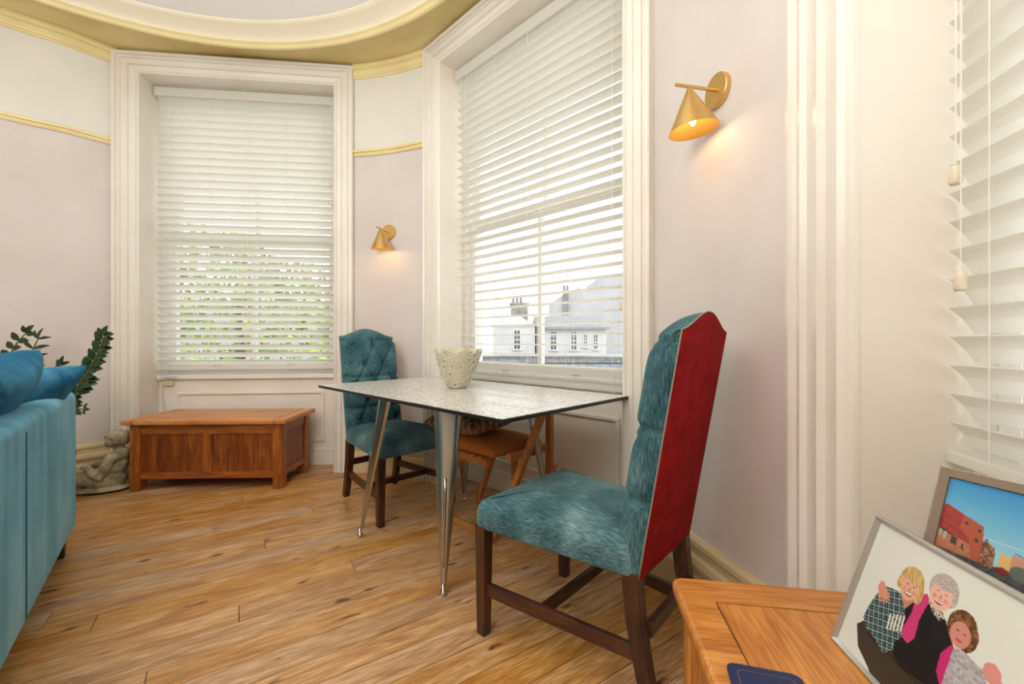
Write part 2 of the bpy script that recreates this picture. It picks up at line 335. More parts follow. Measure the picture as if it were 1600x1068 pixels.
# ------------------------------------------------------------------ plan of the round bay
CC = Vector((-1.6, .95)); RR = 2.38
def circ(deg, r=RR): a = math.radians(deg); return Vector((CC.x+r*math.cos(a), CC.y+r*math.sin(a)))
W1P, W1Q = Vector((-2.87, 3.05)), Vector((-1.2125, 3.23))
W2P = Vector((-.61, 3.05)); W2U = Vector((.715, -.699)).normalized(); W2L = 1.723; W2Q = W2P+W2U*W2L
W3P = Vector((.775, 1.113)); W3U = Vector((-.2, -.98)).normalized(); W3L = 1.66; W3Q = W3P+W3U*W3L
def quad(a, m, b, n=12):
    c = m*2-(a+b)/2; return [(1-t)**2*a+2*t*(1-t)*c+t*t*b for t in [i/n for i in range(n+1)]]
aQ = math.degrees(math.atan2(W3Q.y-CC.y, W3Q.x-CC.x))
path_left = [circ(a) for a in range(215, 126, -4)]+[W1P]
path_mid = quad(W1Q, Vector((-.905, 3.168)), W2P)
path_right = quad(W2Q, Vector((.694, 1.5)), W3P, 16)
path_back = [W3Q]+[circ(a) for a in range(int(aQ)-4, -146, -5)]+[circ(-145)]
def normals(path):                                                  # towards the room (centre)
    out = []
    for i in range(len(path)):
        t = (path[min(i+1, len(path)-1)]-path[max(i-1, 0)]).normalized(); n = Vector((t.y, -t.x))
        if n.dot(CC-path[i]) < 0: n = -n
        out.append(n)
    return out
def sweep(path, prof):
    """prof: closed list of (out towards room, z)"""
    ns = normals(path); m = len(prof); vs = []
    for p, n in zip(path, ns):
        for o, z in prof: q = p+n*o; vs.append((q.x, q.y, z))
    fs = [tuple(range(m)), tuple(m*(len(path)-1)+k for k in range(m))[::-1]]
    for i in range(len(path)-1):
        for k in range(m): fs.append((m*i+k, m*i+(k+1) % m, m*i+m+(k+1) % m, m*i+m+k))
    return MB().add(vs, fs)
RAIL = 2.43
for nm, path in (('left', path_left), ('middle', path_mid), ('right', path_right), ('back', path_back)):
    w = struct(sweep(path, [(0, -.02), (0, RAIL), (-.14, RAIL), (-.14, -.02)]).build('wall_'+nm, M_lilac, smooth=False))
    u = struct(sweep(path, [(0, RAIL), (0, 3.3), (-.14, 3.3), (-.14, RAIL)]).build('upper_wall', M_lilac if nm == 'right' else M_upper, w)); del u['kind']
    for q in w.data.polygons: q.use_smooth = True
    for q in u.data.polygons: q.use_smooth = True
    for o in (w, u):
        e = o.modifiers.new('es', 'EDGE_SPLIT'); e.split_angle = .6
SK = [(-.02, 0), (.032, 0), (.032, .135), (.028, .145), (.022, .15), (.022, .175), (.034, .18), (.036, .195), (.03, .215), (.018, .222), (.018, .25), (.026, .256), (.024, .272), (.012, .282), (-.02, .284)]
for nm, path in (('left', path_left), ('middle', path_mid), ('right', path_right), ('back', path_back)):
    struct(sweep(path, SK).build('baseboard_'+nm, M_skirt))
PR = [(-.01, RAIL-.024), (.014, RAIL-.024), (.022, RAIL-.012), (.02, RAIL-.004), (.034, RAIL), (.036, RAIL+.014), (.024, RAIL+.022), (-.01, RAIL+.024)]
CO = [(-.01, 2.998), (.012, 2.998), (.014, 3.006), (.026, 3.012), (.03, 3.03), (.022, 3.036), (.024, 3.052), (.044, 3.06), (.046, 3.078), (.03, 3.09), (.03, 3.12), (-.01, 3.12)]
k = 1
for path in (path_left, path_mid, path_back):
    struct(sweep(path, PR).build('trim_%d' % k, M_yel2)); k += 1
    struct(sweep(path, CO).build('trim_%d' % k, M_yel2)); k += 1
# ceiling with its soffit ring, hanging moulding and cove
TC = Matrix.Translation((CC.x, CC.y, 0))
cl = struct(MB().lathe([(0.001, 3.085), (1.80, 3.085), (1.80, 3.25), (.001, 3.25)], 96, TC).build('ceiling', M_ceil))
sf = MB().lathe([(1.96, 3.10), (2.30, 3.098), (3.1, 3.10), (3.1, 3.24), (1.96, 3.24)], 96, TC).build('soffit', M_yellow, cl, smooth=False)
rg = MB().lathe([(1.975, 3.13), (1.975, 3.035), (1.965, 3.028), (1.955, 3.005), (1.94, 2.992), (1.925, 2.99), (1.915, 3.0), (1.912, 3.012), (1.905, 3.013), (1.898, 3.022)], 128, TC).build('ring_moulding', M_yel2, cl, smooth=True)
cv = MB().lathe([(1.898, 3.022), (1.89, 3.036), (1.87, 3.046), (1.84, 3.062), (1.815, 3.069), (1.79, 3.076), (1.788, 3.09)], 128, TC).build('cove', M_cream, cl, smooth=True)

# ------------------------------------------------------------------ floor, plank by plank
fl = struct(MB().box(-4.3, 1.1, -1.8, 3.7, -.10, -.022).build('floor', M_groove))
ang = math.atan2(.55, .835); PWD = .112
pl = {}
for i in range(-24, 25):
    off = (i+.5)*PWD; half = math.sqrt(max(0, 2.72**2-off*off))
    x = -half-random.random()*1.4
    while x < half:
        L = random.choice([1.4, 1.8, 2.2, 2.6]); key = L
        if key not in pl:
            mb = MB(); mb.box(.001, L-.001, .0008, PWD-.0018, -.022, 0); o = mb.build('plank', M_plank, None, bevel=.0012, seg=1); pl[key] = o; first = True
            q = o
        else:
            q = pl[key].copy(); C.objects.link(q)
        q.parent = fl
        ca, sa = math.cos(ang), math.sin(ang)
        q.location = (CC.x+x*ca-(off-PWD/2)*sa, CC.y+x*sa+(off-PWD/2)*ca, random.uniform(-.0008, 0)); q.rotation_euler = (0, 0, ang)
        x += L

# ------------------------------------------------------------------ windows and blinds
ZT, ZI = 3.08, 2.946
def win_matrix(P, U):
    V = Vector((-U.y, U.x)); return Matrix(((U.x, V.x, 0, P.x), (U.y, V.y, 0, P.y), (0, 0, 1, 0), (0, 0, 0, 1)))
def window(n, P, U, L, cwl, cwr, D=.20):
    M = win_matrix(P, U); D2 = D+.16
    mb = MB(); e = .03
    mb.box(-.04, cwl, 0.0, D2, -.02, 3.2); mb.box(L-cwr, L+.04, .0, D2, -.02, 3.2); mb.box(cwl, L-cwr, .005, D2, ZI, 3.2)
    w = struct(mb.build('window_%d' % n, M_reveal)); w.matrix_world = M
    prof = [(0, -.01), (0, .046), (.006, .052), (.018, .052), (.024, .046), (.027, .034), (.036, .034), (.04, .044), (.05, .044), (.054, .03), (.082, .027), (.086, .036), (.096, .036), (.1, .02),
            (.122, .018), (.127, .026), (.138, .024), (.144, .012), (.15, .006), (.151, .0), (.151, -.01)]
    vs = []; m = len(prof); kt = (ZT-ZI)/.15
    for a, p in prof:
        al, ar = a*cwl/.15, a*cwr/.15
        vs += [(al, -p, 0), (al, -p, ZT-a*kt), (L-ar, -p, ZT-a*kt), (L-ar, -p, 0)]
    fs = []
    for i in range(m-1):
        for k in range(3): fs.append((4*i+k, 4*i+k+1, 4*i+5+k, 4*i+4+k))
    MB().add(vs, fs).build('casing', M_casing, w)
    # panelled apron, skirting, sill
    a, b = cwl, L-cwr
    mb = MB().box(a, b, D, D2, 0, .70); mb.build('apron_panel', M_reveal, w)
    mm = MB(); x0, x1, z0, z1 = a+.13, b-.13, .19, .60
    for (p, q, r_, s_) in ((x0, x1, z1-.022, z1), (x0, x1, z0, z0+.022), (x0, x0+.022, z0+.022, z1-.022), (x1-.022, x1, z0+.022, z1-.022)): mm.box(p, q, D-.014, D+.001, r_, s_)
    mm.build('panel_moulding', M_reveal, w, bevel=.005)
    MB().box(a, b, D-.016, D+.001, 0, .135).build('apron_skirting', M_reveal, w, bevel=.006)
    MB().box(a, b, D-.03, D2, .70, .735).build('sill', M_sash, w, bevel=.006)
    # fixed frame
    fw = .055; mb = MB()
    mb.box(a, a+fw, D+.015, D+.15, .735, ZI); mb.box(b-fw, b, D+.015, D+.15, .735, ZI); mb.box(a+fw, b-fw, D+.015, D+.15, ZI-fw, ZI); mb.box(a+fw, b-fw, D+.03, D+.15, .735, .765)
    mb.build('window_frame', M_sash, w, bevel=.004)
    x0, x1 = a+fw, b-fw; xm = (x0+x1)/2; mid = 1.83
    for (z0, z1, y0, bot, top) in ((.765, mid+.025, D+.03, .085, .045), (mid-.02, ZI-fw, D+.08, .045, .06)):
        st = .05; mb = MB(); y1 = y0+.045
        mb.box(x0, x0+st, y0, y1, z0, z1); mb.box(x1-st, x1, y0, y1, z0, z1); mb.box(x0+st, x1-st, y0, y1, z0, z0+bot); mb.box(x0+st, x1-st, y0, y1, z1-top, z1)
        s = mb.build('sash', M_sash, w, bevel=.004)
        MB().box(xm-.014, xm+.014, y0+.006, y1-.006, z0+bot, z1-top).build('glazing_bar', M_sash, s)
        for (p, q) in ((x0+st, xm-.014), (xm+.014, x1-st)): MB().box(p, q, y0+.02, y0+.024, z0+bot, z1-top).build('pane', M_glass, s)
    # two sash lifts on the bottom rail
    s_ = [c for c in w.children if c.name.startswith('sash')][0]
    for fx in (.28, .72):
        x = x0+(x1-x0)*fx; MB().tube([(x-.018, D+.03, .80), (x-.018, D+.012, .805), (x+.018, D+.012, .805), (x+.018, D+.03, .80)], .004, 6).build('sash_lift', M_chrome, s_, smooth=True)
    return w, M
def slat_mesh(L, w, t=.0028):
    mb = MB(); n = 4; vs = []
    for x in (0, L):
        for s, dz in ((1, t), (0, 0)):
            for k in range(n+1): y = -w/2+w*k/n; vs.append((x, y, dz+.0035*(1-(2*y/w)**2)))
    m = n+1; fs = []
    for k in range(n): fs += [(k, k+1, 2*m+k+1, 2*m+k), (m+k, 3*m+k, 3*m+k+1, m+k+1)]
    fs += [(0, 2*m, 3*m, m), (n, m+n, 3*m+n, 2*m+n)]
    fs += [tuple(range(m))+tuple(range(2*m-1, m-1, -1)), tuple(range(2*m, 3*m))+tuple(range(4*m-1, 3*m-1, -1))]
    return mb.add(vs, fs)
def blind(M, L, cwl, cwr, v, tilt, zb, pitch, label, pulls, width=.062, gap=.02, zt=2.865, tilt_fn=None):
    o = empty('venetian_blind', label=label, cat='blind', group='white slatted window blinds'); o.matrix_world = M @ Matrix.Translation((cwl+gap, v, 0))
    BL = L-cwl-cwr-2*gap
    vl = MB().box(0, BL, -.04, -.028, zt-.006, zt+.058); vl.box(0, .012, -.028, .02, zt-.006, zt+.058); vl.box(BL-.012, BL, -.028, .02, zt-.006, zt+.058)
    vl.build('valance', M_slat, o, bevel=.003)
    MB().box(.014, BL-.014, -.026, .026, zt+.004, zt+.05).build('headrail', M_slat, o)
    base = None; z = zb+pitch*.75; i = 0
    while z < zt-.015:
        if base is None: q = base = slat_mesh(BL-.01, width).build('slat', M_slat, o, smooth=False)
        else: q = base.copy(); C.objects.link(q); q.parent = o
        tl = tilt_fn(z) if tilt_fn else tilt
        q.location = (.005, 0, z); q.rotation_euler = (-math.radians(tl+random.uniform(-1, 1)), 0, 0); z += pitch; i += 1
    MB().box(.003, BL-.003, -.026, .026, zb-.012, zb+.012).build('bottom_rail', M_slat, o, bevel=.004)
    ww = width/2*math.cos(math.radians(tilt))+.002
    for f in (.08, .29, .5, .71, .92):
        x = BL*f; mb = MB(); mb.tube([(x, -ww, zb-.012), (x, -ww, zt)], .0011, 5); mb.tube([(x, ww, zb-.012), (x, ww, zt)], .0011, 5)
        mb.build('ladder_cord', M_cord, o)
        MB().lathe([(.001, -.006), (.006, -.006), (.006, .002), (.001, .002)], 10, Matrix.Translation((x, -.02, zb-.012))).build('cord_button', M_slat, o)
    for (x, z, yy) in pulls:
        c = MB().tube([(x, yy, z), (x+.002, yy, (z+zt)/2), (x, -.03, zt)], .0012, 5).build('pull_cord', M_cord, o)
        MB().lathe([(.001, .0), (.0065, .0), (.0085, -.004), (.010, -.032), (.008, -.036), (.001, -.036)], 12, Matrix.Translation((x, yy, z))).build('tassel', M_tassel, c, smooth=True)
    return o
L1 = (W1Q-W1P).length; U1 = (W1Q-W1P).normalized()
w1, M1 = window(1, W1P, U1, L1, .155, .15)
w2, M2 = window(2, W2P, W2U, W2L, .15, .15)
w3, M3 = window(3, W3P, W3U, W3L, .215, .2, D=.24)
blind(M1, L1, .155, .15, .155, 38, .79, .0575, 'white slatted blind on the left window, green leaves glimpsed through its lower slats', [(1.28, 2.25, -.045), (1.295, 2.1, -.045)])
blind(M2, W2L, .15, .15, .155, 10, .752, .0595, 'white slatted blind on the middle window behind the table, slats flat and open', [(1.33, 1.19, -.045), (.06, .95, -.045)], tilt_fn=lambda z: 5+max(0, z-2.1)*22)
blind(M3, W3L, .215, .2, .186, 50, .765, .058, 'large white slatted blind cut off at the right edge, two tasselled cords hanging down', [(.062, 1.335, -.05), (.074, 1.13, -.05)], width=.068, gap=.006)

# ------------------------------------------------------------------ dining chairs (buttoned teal front, red back)
FW, BW, ZS = .25, .185, .364
YF, YB = .275, -.29            # front and back of the seat frame
def back_line(z): return YB-.115*((z-ZS)/.67)
def top_z(x): 
    u = min(1, abs(x)/BW); return 1.028+.052*(.5+.5*math.cos(PI*u))**.85
BUT = []
for r, (zz, odd) in enumerate(((.965, 1), (.845, 0), (.725, 1), (.605, 0), (.485, 1))):
    BUT += [(x, zz) for x in ((-.126, 0, .126) if odd else (-.063, .063))]
SEG = []
for i, a in enumerate(BUT):
    for b in BUT[i+1:]:
        if abs(abs(a[0]-b[0])-.063) < .01 and abs(abs(a[1]-b[1])-.12) < .02: SEG.append((a, b))
for x in (-.126, 0, .126): SEG.append(((x, .965), (x*1.15, 1.09))); SEG.append(((x, .485), (x, .40)))
for s in (-1, 1):
    SEG.append(((s*.126, .965), (s*.2, 1.0))); SEG.append(((s*.126, .725), (s*.2, .755))); SEG.append(((s*.126, .485), (s*.2, .57)))
def segd(px, pz, a, b):
    dx, dz = b[0]-a[0], b[1]-a[1]; t = max(0, min(1, ((px-a[0])*dx+(pz-a[1])*dz)/(dx*dx+dz*dz))); return math.hypot(px-a[0]-t*dx, pz-a[1]-t*dz)
def chair_back():
    rows, N = 96, 72; vs = []; th = .078
    for j in range(rows+1):
        t = j/rows; t = t if t < .85 else .85+.15*math.sin((t-.85)/.15*PI/2)
        for i in range(N+1):
            u = i/N*2-1
            if abs(u) > .8:                                      # side wall
                k = (1-abs(u))/.2; x = BW; f = k*.62
                x = BW+.010*math.sin(min(1, f/.62)*PI*.5)
                if k > .7: x -= .02*((k-.7)/.3)**2
            else:
                x = (BW-.01)*abs(u)/.8; f = .62+.38*(1-(abs(u)/.8)**6)**.5
            x *= (1 if u > 0 else -1); zt = top_z(x); z = ZS+.0+t*(zt-ZS)
            cr_ = min(abs(z-1.0), abs(z-.765), abs(z-.57)); fold = math.exp(-(cr_/.013)**2)
            if abs(u) > .8: x -= (1 if u > 0 else -1)*(.011*fold)*min(1, (1-abs(u))/.2*3)
            else: x -= (1 if u > 0 else -1)*.008*fold*(abs(u)/.8)**8
            tt = max(0, (z-(zt-.065))/.065); rd = math.sqrt(max(0, 1-tt*tt))
            y = back_line(z)+th*f*rd+.012*rd*(f > .6)
            y -= .012*fold*min(1, f/.4)*rd
            if f > .6:
                d = min(segd(x, z, a, b) for a, b in SEG); db = min(math.hypot(x-a[0], z-a[1]) for a in BUT)
                e = min(1, (BW-abs(x))/.05)
                y += rd*e*(.012-.017*math.exp(-(d/.009)**1.3)-.026*math.exp(-(db/.018)**2))
            vs.append((x, y, z))
    m = N+1; fs = []
    for j in range(rows):
        for i in range(N): fs.append((m*j+i, m*j+i+1, m*j+m+i+1, m*j+m+i))
    return MB().add(vs, fs)
def rear_panel():
    rows, N = 24, 20; vs = []
    for s in (0, 1):
        for j in range(rows+1):
            for i in range(N+1):
                x = (i/N*2-1)*(BW-.001); z = ZS-.004+(j/rows)*(top_z(x)-ZS+.002); u = (i/N*2-1)
                vs.append((x, back_line(z)-(.001 if s else .006+.008*(1-u**4)*math.sin(PI*j/rows)**.5), z))
    m = N+1; K = m*(rows+1); fs = []
    for s in (0, 1):
        for j in range(rows):
            for i in range(N): fs.append(tuple(s*K+q for q in (m*j+i, m*j+i+1, m*j+m+i+1, m*j+m+i)))
    for j in range(rows):
        for i in (0, N): fs.append((m*j+i, m*j+m+i, K+m*j+m+i, K+m*j+i))
    for i in range(N):
        for j in (0, rows): fs.append((m*j+i, m*j+i+1, K+m*j+i+1, K+m*j+i))
    return MB().add(vs, fs)
def make_chair(label, loc, rz):
    o = empty('dining_chair', loc, rz, label, 'chair', 'button-back dining chairs at the table')
    puff([(-BW-.012, YB+.0), (BW+.012, YB+.0), (FW+.015, YF), (-FW-.015, YF)], ZS, .462, .05, .035, rc=.045, bottom_r=.008).build('seat', M_teal['y'], o, smooth=True)
    chair_back().build('backrest', M_tealback, o, smooth=True)
    b = [c for c in o.children if c.name.startswith('backrest')][0]
    for (x, z) in BUT:
        MB().lathe([(.0005, .007), (.006, .005), (.009, 0), (.006, -.004), (.0005, -.004)], 12, Matrix.Translation((x, back_line(z)+.078-.010, z)) @ Matrix.Rotation(-PI/2, 4, 'X')).build('button', M_teal['z'], b, smooth=True)
    p = rear_panel().build('rear_panel', M_red, o, smooth=True); e = p.modifiers.new('es', 'EDGE_SPLIT'); e.split_angle = .7
    p['label'] = 'plain red woven fabric rear of the backrest'
    pts = [(-BW-.001, back_line(z)-.002, z) for z in [ZS+(top_z(BW)-ZS)*k/14 for k in range(15)]]
    pts += [(x, back_line(top_z(x))-.002, top_z(x)+.001) for x in [-BW+2*BW*k/24 for k in range(1, 24)]]
    pts += [(BW+.001, back_line(z)-.002, z) for z in [ZS+(top_z(BW)-ZS)*k/14 for k in range(14, -1, -1)]]
    MB().tube(pts, .0023, 6).build('piping', M_seam, o, smooth=True)
    lz = M_dark['z']
    for s in (-1, 1):
        MB().beam([(s*(FW-.012), YF-.03, 0), (s*(FW-.012), YF-.03, ZS+.01)], [(.036, .036), (.046, .046)], up=(0, 1, 0)).build('leg', lz, o, bevel=.004)
        MB().beam([(s*(BW-.012), YB-.04, 0), (s*(BW-.012), YB-.012, .12), (s*(BW-.012), YB+.012, .25), (s*(BW-.012), YB+.022, ZS+.01)], [(.036, .038), (.038, .042), (.042, .046), (.044, .048)], up=(0, 1, 0)).build('leg', lz, o, bevel=.004)
        MB().beam([(s*(FW-.014), YF-.04, .155), (s*(BW-.014), YB+.005, .155)], (.02, .042)).build('stretcher', M_dark['y'], o, bevel=.003)
    MB().beam([(-(FW+BW)/2+.02, .02, .155), ((FW+BW)/2-.02, .02, .155)], (.02, .036)).build('stretcher', M_dark['x'], o, bevel=.003)
    MB().beam([(-BW+.03, YB-.015, .22), (BW-.03, YB-.015, .22)], (.02, .04)).build('stretcher', M_dark['x'], o, bevel=.003)
    return o
# near chair: faces (-.742, .67); local +y is forward
def face(dx, dy): return math.atan2(-dx, dy)
ch1 = make_chair('large teal button-back dining chair in the foreground, red fabric on its rear', (.245, 1.455, 0), face(-.742, .67))
ch2 = make_chair('teal button-back dining chair at the far left end of the table, facing the camera', (-.715, 2.607, 0), face(.71, -.705))

# ------------------------------------------------------------------ dining table
TL, TW = 1.49, .80
TF = Vector((-.030, 1.338)); tu = Vector((-.715, .699)).normalized(); tw = Vector((.699, .715)).normalized()
tc_ = TF+tu*TL/2+tw*TW/2
tb = empty('dining_table', (tc_.x, tc_.y, 0), math.atan2(-tu.y, -tu.x), 'rectangular dining table with crackled white top, black edge and splayed steel legs', 'table')
MB().box(-TL/2, TL/2, -TW/2, TW/2, .735, .7485).build('tabletop', M_black, tb, bevel=.002)
MB().box(-TL/2+.003, TL/2-.003, -TW/2+.003, TW/2-.003, .7485, .7505).build('top_surface', M_top, tb)
fx, fy, tx, ty = .345, .335, .245, .235
for sx in (-1, 1):
    for sy in (-1, 1):
        ax = Vector((sx, sy)).normalized(); sd = Vector((-ax.y, ax.x)); vs = []; H = 20; n = 12
        off = Vector((.0, 0))
        for j in range(H+1):
            t = j/H; z = .735-(.735-.035)*t; c = Vector((sx*(tx+(fx-tx)*t), sy*(ty+(fy-ty)*t)))
            hw = .052*(1-t)**.9+.0105; dp = .036*(1-t)+.012
            for inner in (0, 1):
                for k in range(n+1):
                    a = PI*k/n; q = c+sd*math.cos(a)*(hw-inner*.003)+ax*(math.sin(a)**.7)*(dp-inner*.003); vs.append((q.x, q.y, z))
        m = 2*(n+1); fs = []
        for j in range(H):
            for k in range(n): fs += [(m*j+k, m*j+k+1, m*j+m+k+1, m*j+m+k), (m*j+n+1+k, m*j+m+n+1+k, m*j+m+n+2+k, m*j+n+2+k)]
            fs += [(m*j, m*j+m, m*j+m+n+1, m*j+n+1), (m*j+n, m*j+2*n+1, m*j+m+2*n+1, m*j+m+n)]
        lg = MB().add(vs, fs).build('leg', M_steel, tb, smooth=True); e = lg.modifiers.new('es', 'EDGE_SPLIT'); e.split_angle = .8
        pts = []
        for t in (.42, .5, .65, .8, .9):                       # pressed rib down the front of the leg
            z = .735-.70*t; c = Vector((sx*(tx+(fx-tx)*t), sy*(ty+(fy-ty)*t)))+ax*(.036*(1-t)+.0115); pts.append((c.x, c.y, z))
        MB().tube(pts, [.007, .007, .006, .005, .003], 8).build('rib', M_steel, lg, smooth=True)
        MB().lathe([(.001, .044), (.006, .044), (.006, .022), (.013, .018), (.014, .006), (.009, 0), (.001, 0)], 14, Matrix.Translation((sx*(fx+.008), sy*(fy+.008), 0))).build('foot', M_chrome, lg, smooth=True)
mb = MB()
mb.box(-tx, tx, -ty-.03, -ty-.012, .695, .735); mb.box(-tx, tx, ty+.012, ty+.03, .695, .735); mb.box(-tx-.03, -tx-.012, -ty, ty, .695, .735); mb.box(tx+.012, tx+.03, -ty, ty, .695, .735)
mb.build('apron', M_steel, tb, bevel=.004)
# bowl
bo = Vector((-.287, 2.225)); NB, RB = 96, 26; vs = []
def rimz(a):
    s = abs(math.sin(a*4.5+.4)); return .172+.030*s**.7+.006*abs(math.sin(a*9.5))
for s in (0, 1):
    for j in range(RB+1):
        t = j/RB
        for k in range(NB):
            a = 2*PI*k/NB; z = t*rimz(a); r = .042+.088*(z/.21)**.72-s*.005; z2 = z+(s*.005 if j == 0 else 0)
            vs.append((r*math.cos(a), r*math.sin(a), z2))
fs = []; K = NB*(RB+1)
for s in (0, 1):
    for j in range(RB):
        for k in range(NB):
            if s >= 0: fs.append(tuple(s*K+q for q in (NB*j+k, NB*j+(k+1) % NB, NB*j+NB+(k+1) % NB, NB*j+NB+k)))
for k in range(NB): fs.append((NB*RB+k, NB*RB+(k+1) % NB, K+NB*RB+(k+1) % NB, K+NB*RB+k))
fs += [tuple(range(NB)), tuple(K+k for k in range(NB))]
bowl = empty('bowl', (bo.x, bo.y, .751), 0, 'cream ceramic bowl with scalloped openwork rim, standing on the dining table', 'bowl')
MB().add(vs, fs).build('bowl_wall', mat('bowl_ground', rgb(210, 200, 174), .5), bowl, smooth=True)
# relief of coiled rings on the wall (too many to pick apart: one stuff part)
mb = MB(); rnd = random.Random(3)
spots = []
for tr in range(900):
    a = rnd.uniform(0, 2*PI); tz = rnd.uniform(.10, .98); sz = rnd.choice([.017, .013, .010, .007])
    z = tz*rimz(a); r = .042+.088*(z/.21)**.72
    if any((((a-b+PI) % (2*PI)-PI)*r)**2+(z-zz)**2 < (sz+s2)**2*.86 for b, zz, s2 in spots): continue
    spots.append((a, z, sz))
for a, z, sz in spots:
    r = .042+.088*(max(z, .005)/.21)**.72; dr = .088*.72*(max(z, .03)/.21)**(-.28)/.21
    c = Vector((r*math.cos(a), r*math.sin(a), z)); ut = Vector((-math.sin(a), math.cos(a), 0)); vt = Vector((dr*math.cos(a), dr*math.sin(a), 1)).normalized(); nn = ut.cross(vt).normalized()
    for rr_ in ((sz, sz*.55) if sz > .009 else (sz,)):
        pts = [c+nn*.0022+ut*math.cos(q)*rr_+vt*math.sin(q)*rr_ for q in [2*PI*i/10 for i in range(11)]]
        mb.tube(pts, .0021, 4)
ob = mb.build('coil_relief', M_ceramic, bowl, smooth=True); ob['kind'] = 'stuff'
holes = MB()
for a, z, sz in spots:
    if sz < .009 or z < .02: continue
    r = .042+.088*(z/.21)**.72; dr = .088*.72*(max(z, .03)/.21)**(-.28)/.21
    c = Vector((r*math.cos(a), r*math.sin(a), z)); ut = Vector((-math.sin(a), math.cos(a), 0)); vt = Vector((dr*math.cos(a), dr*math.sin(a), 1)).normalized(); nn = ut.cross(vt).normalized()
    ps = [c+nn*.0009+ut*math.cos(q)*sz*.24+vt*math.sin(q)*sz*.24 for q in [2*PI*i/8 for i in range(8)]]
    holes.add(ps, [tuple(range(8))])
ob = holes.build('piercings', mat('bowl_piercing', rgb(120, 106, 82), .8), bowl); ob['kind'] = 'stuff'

# ------------------------------------------------------------------ low wooden chair with cushions under the table
un = Vector((.699, .715)); uu = Vector((.715, -.699))
def UN(u, n): return Vector((uu.x*u+un.x*n, uu.y*u+un.y*n))
o0 = UN(-1.72, 1.56)
fc = empty('folding_chair', (o0.x, o0.y, 0), math.atan2(uu.y, uu.x), 'low slatted beech folding chair pushed under the table by the window', 'chair')
# local: x = along the table (back at +x), y = towards the window
for sy in (-.13, .15):
    MB().beam([(-.235, sy, .03), (-.075, sy, .40)], (.026, .034), up=(0, 1, 0)).build('leg', M_beech['z'], fc, bevel=.003)
    MB().beam([(.17, sy+.03, .0), (.50, sy+.03, .70) if sy < 0 else (.33, sy+.03, .35)], (.026, .036), up=(0, 1, 0)).build('leg', M_beech['z'], fc, bevel=.003)
    MB().beam([(-.26, sy, .02), (.20, sy, .02)], (.028, .036)).build('foot_rail', M_beech['x'], fc, bevel=.003)
    MB().beam([(-.2, sy, .385), (.16, sy, .385)], (.026, .04)).build('seat_rail', M_beech['x'], fc, bevel=.003)
MB().beam([(.315, .16, 0), (.315, .16, .72)], (.036, .028), up=(0, 1, 0)).build('leg', M_beech['z'], fc, bevel=.003)
MB().beam([(.06, .16, 0), (.06, .16, .40)], (.03, .028), up=(0, 1, 0)).build('leg', M_beech['z'], fc, bevel=.003)
MB().beam([(.30, -.13, .44), (.30, .17, .44)], (.026, .04)).build('back_rail', M_beech['y'], fc, bevel=.003)
for i in range(6):
    x = -.195+i*.058; MB().box(x, x+.04, -.155, .175, .405, .418).build('slat', M_beech['y'], fc, bevel=.002)
def pillow(hx, hy, h, n=22, pinch=.12):
    vs = []; fs = []
    for s in (1, -1):
        for j in range(n+1):
            for i in range(n+1):
                u, v = i/n*2-1, j/n*2-1
                k = (1-u**4)*(1-v**4); px_ = u*(1-pinch*(1-abs(u)**0)*0)*(1-pinch*(1-v*v)*abs(u)**2); py_ = v*(1-pinch*(1-u*u)*abs(v)**2)
                vs.append((px_*hx, py_*hy, s*h*(max(0, k)**.55)))
    m = n+1; K = m*m
    for s in (0, 1):
        for j in range(n):
            for i in range(n): fs.append(tuple(s*K+q for q in (m*j+i, m*j+i+1, m*j+m+i+1, m*j+m+i)))
    mb = MB().add(vs, fs); return mb
def put_pillow(name, mb, m, loc, rot, label, group=None, seam=True):
    o = mb.build(name, m, smooth=True); o.location = loc; o.rotation_euler = rot
    bm = bmesh.new(); bm.from_mesh(o.data); bmesh.ops.remove_doubles(bm, verts=bm.verts, dist=.0005); bmesh.ops.recalc_face_normals(bm, faces=bm.faces); bm.to_mesh(o.data); bm.free()
    tag(o, label, 'cushion', group); return o
rzf = math.atan2(uu.y, uu.x)
q = UN(-1.67, 1.535); put_pillow('seat_cushion', pillow(.225, .175, .05, pinch=.05), M_orange, (q.x, q.y, .465), (0, 0, rzf), 'orange cloth seat pad lying on the folding chair under the table')
q = UN(-1.755, 1.49); put_pillow('cushion', pillow(.21, .18, .062, pinch=.08), M_lat, (q.x, q.y, .578), (math.radians(5), math.radians(-3), rzf), 'brown lattice-patterned cushion on top of the orange seat pad')

# ------------------------------------------------------------------ oak blanket chest
CW, CD, CH_ = 1.065, .485, .475
ca = math.atan2(.045, 1.064)
ch = empty('blanket_chest', (-2.578, 2.762, 0), ca, 'low honey-brown oak blanket chest with panelled front, beneath the left window', 'chest')
MX, MY, MZ = M_chest['x'], M_chest['y'], M_chest['z']
MB().box(.012, CW-.012, .012, CD-.012, CH_-.032, CH_-.004).build('lid_core', M_chest['x'], ch)
MB().box(0, .075, 0, CD, CH_-.034, CH_).build('lid_end', M_chty, ch, bevel=.011, seg=4)
MB().box(CW-.075, CW, 0, CD, CH_-.034, CH_).build('lid_end', M_chty, ch, bevel=.011, seg=4)
for i in range(4):
    a = (CD)/4; y0 = i*a
    MB().box(.076, CW-.076, y0+(.0006 if i else 0), y0+a-(.0006 if i < 3 else 0), CH_-.034, CH_-.0005).build('lid_board', M_chtop, ch, bevel=.011 if i in (0, 3) else .0015, seg=3)
pz = .065; x0, x1, y0, y1 = .035, CW-.035, .035, CD-.03
for px_ in (x0, x1-pz):
    for py_ in (y0, y1-pz): MB().box(px_, px_+pz, py_, py_+pz, 0, CH_-.036).build('corner_post', M_chest['z'], ch, bevel=.004)
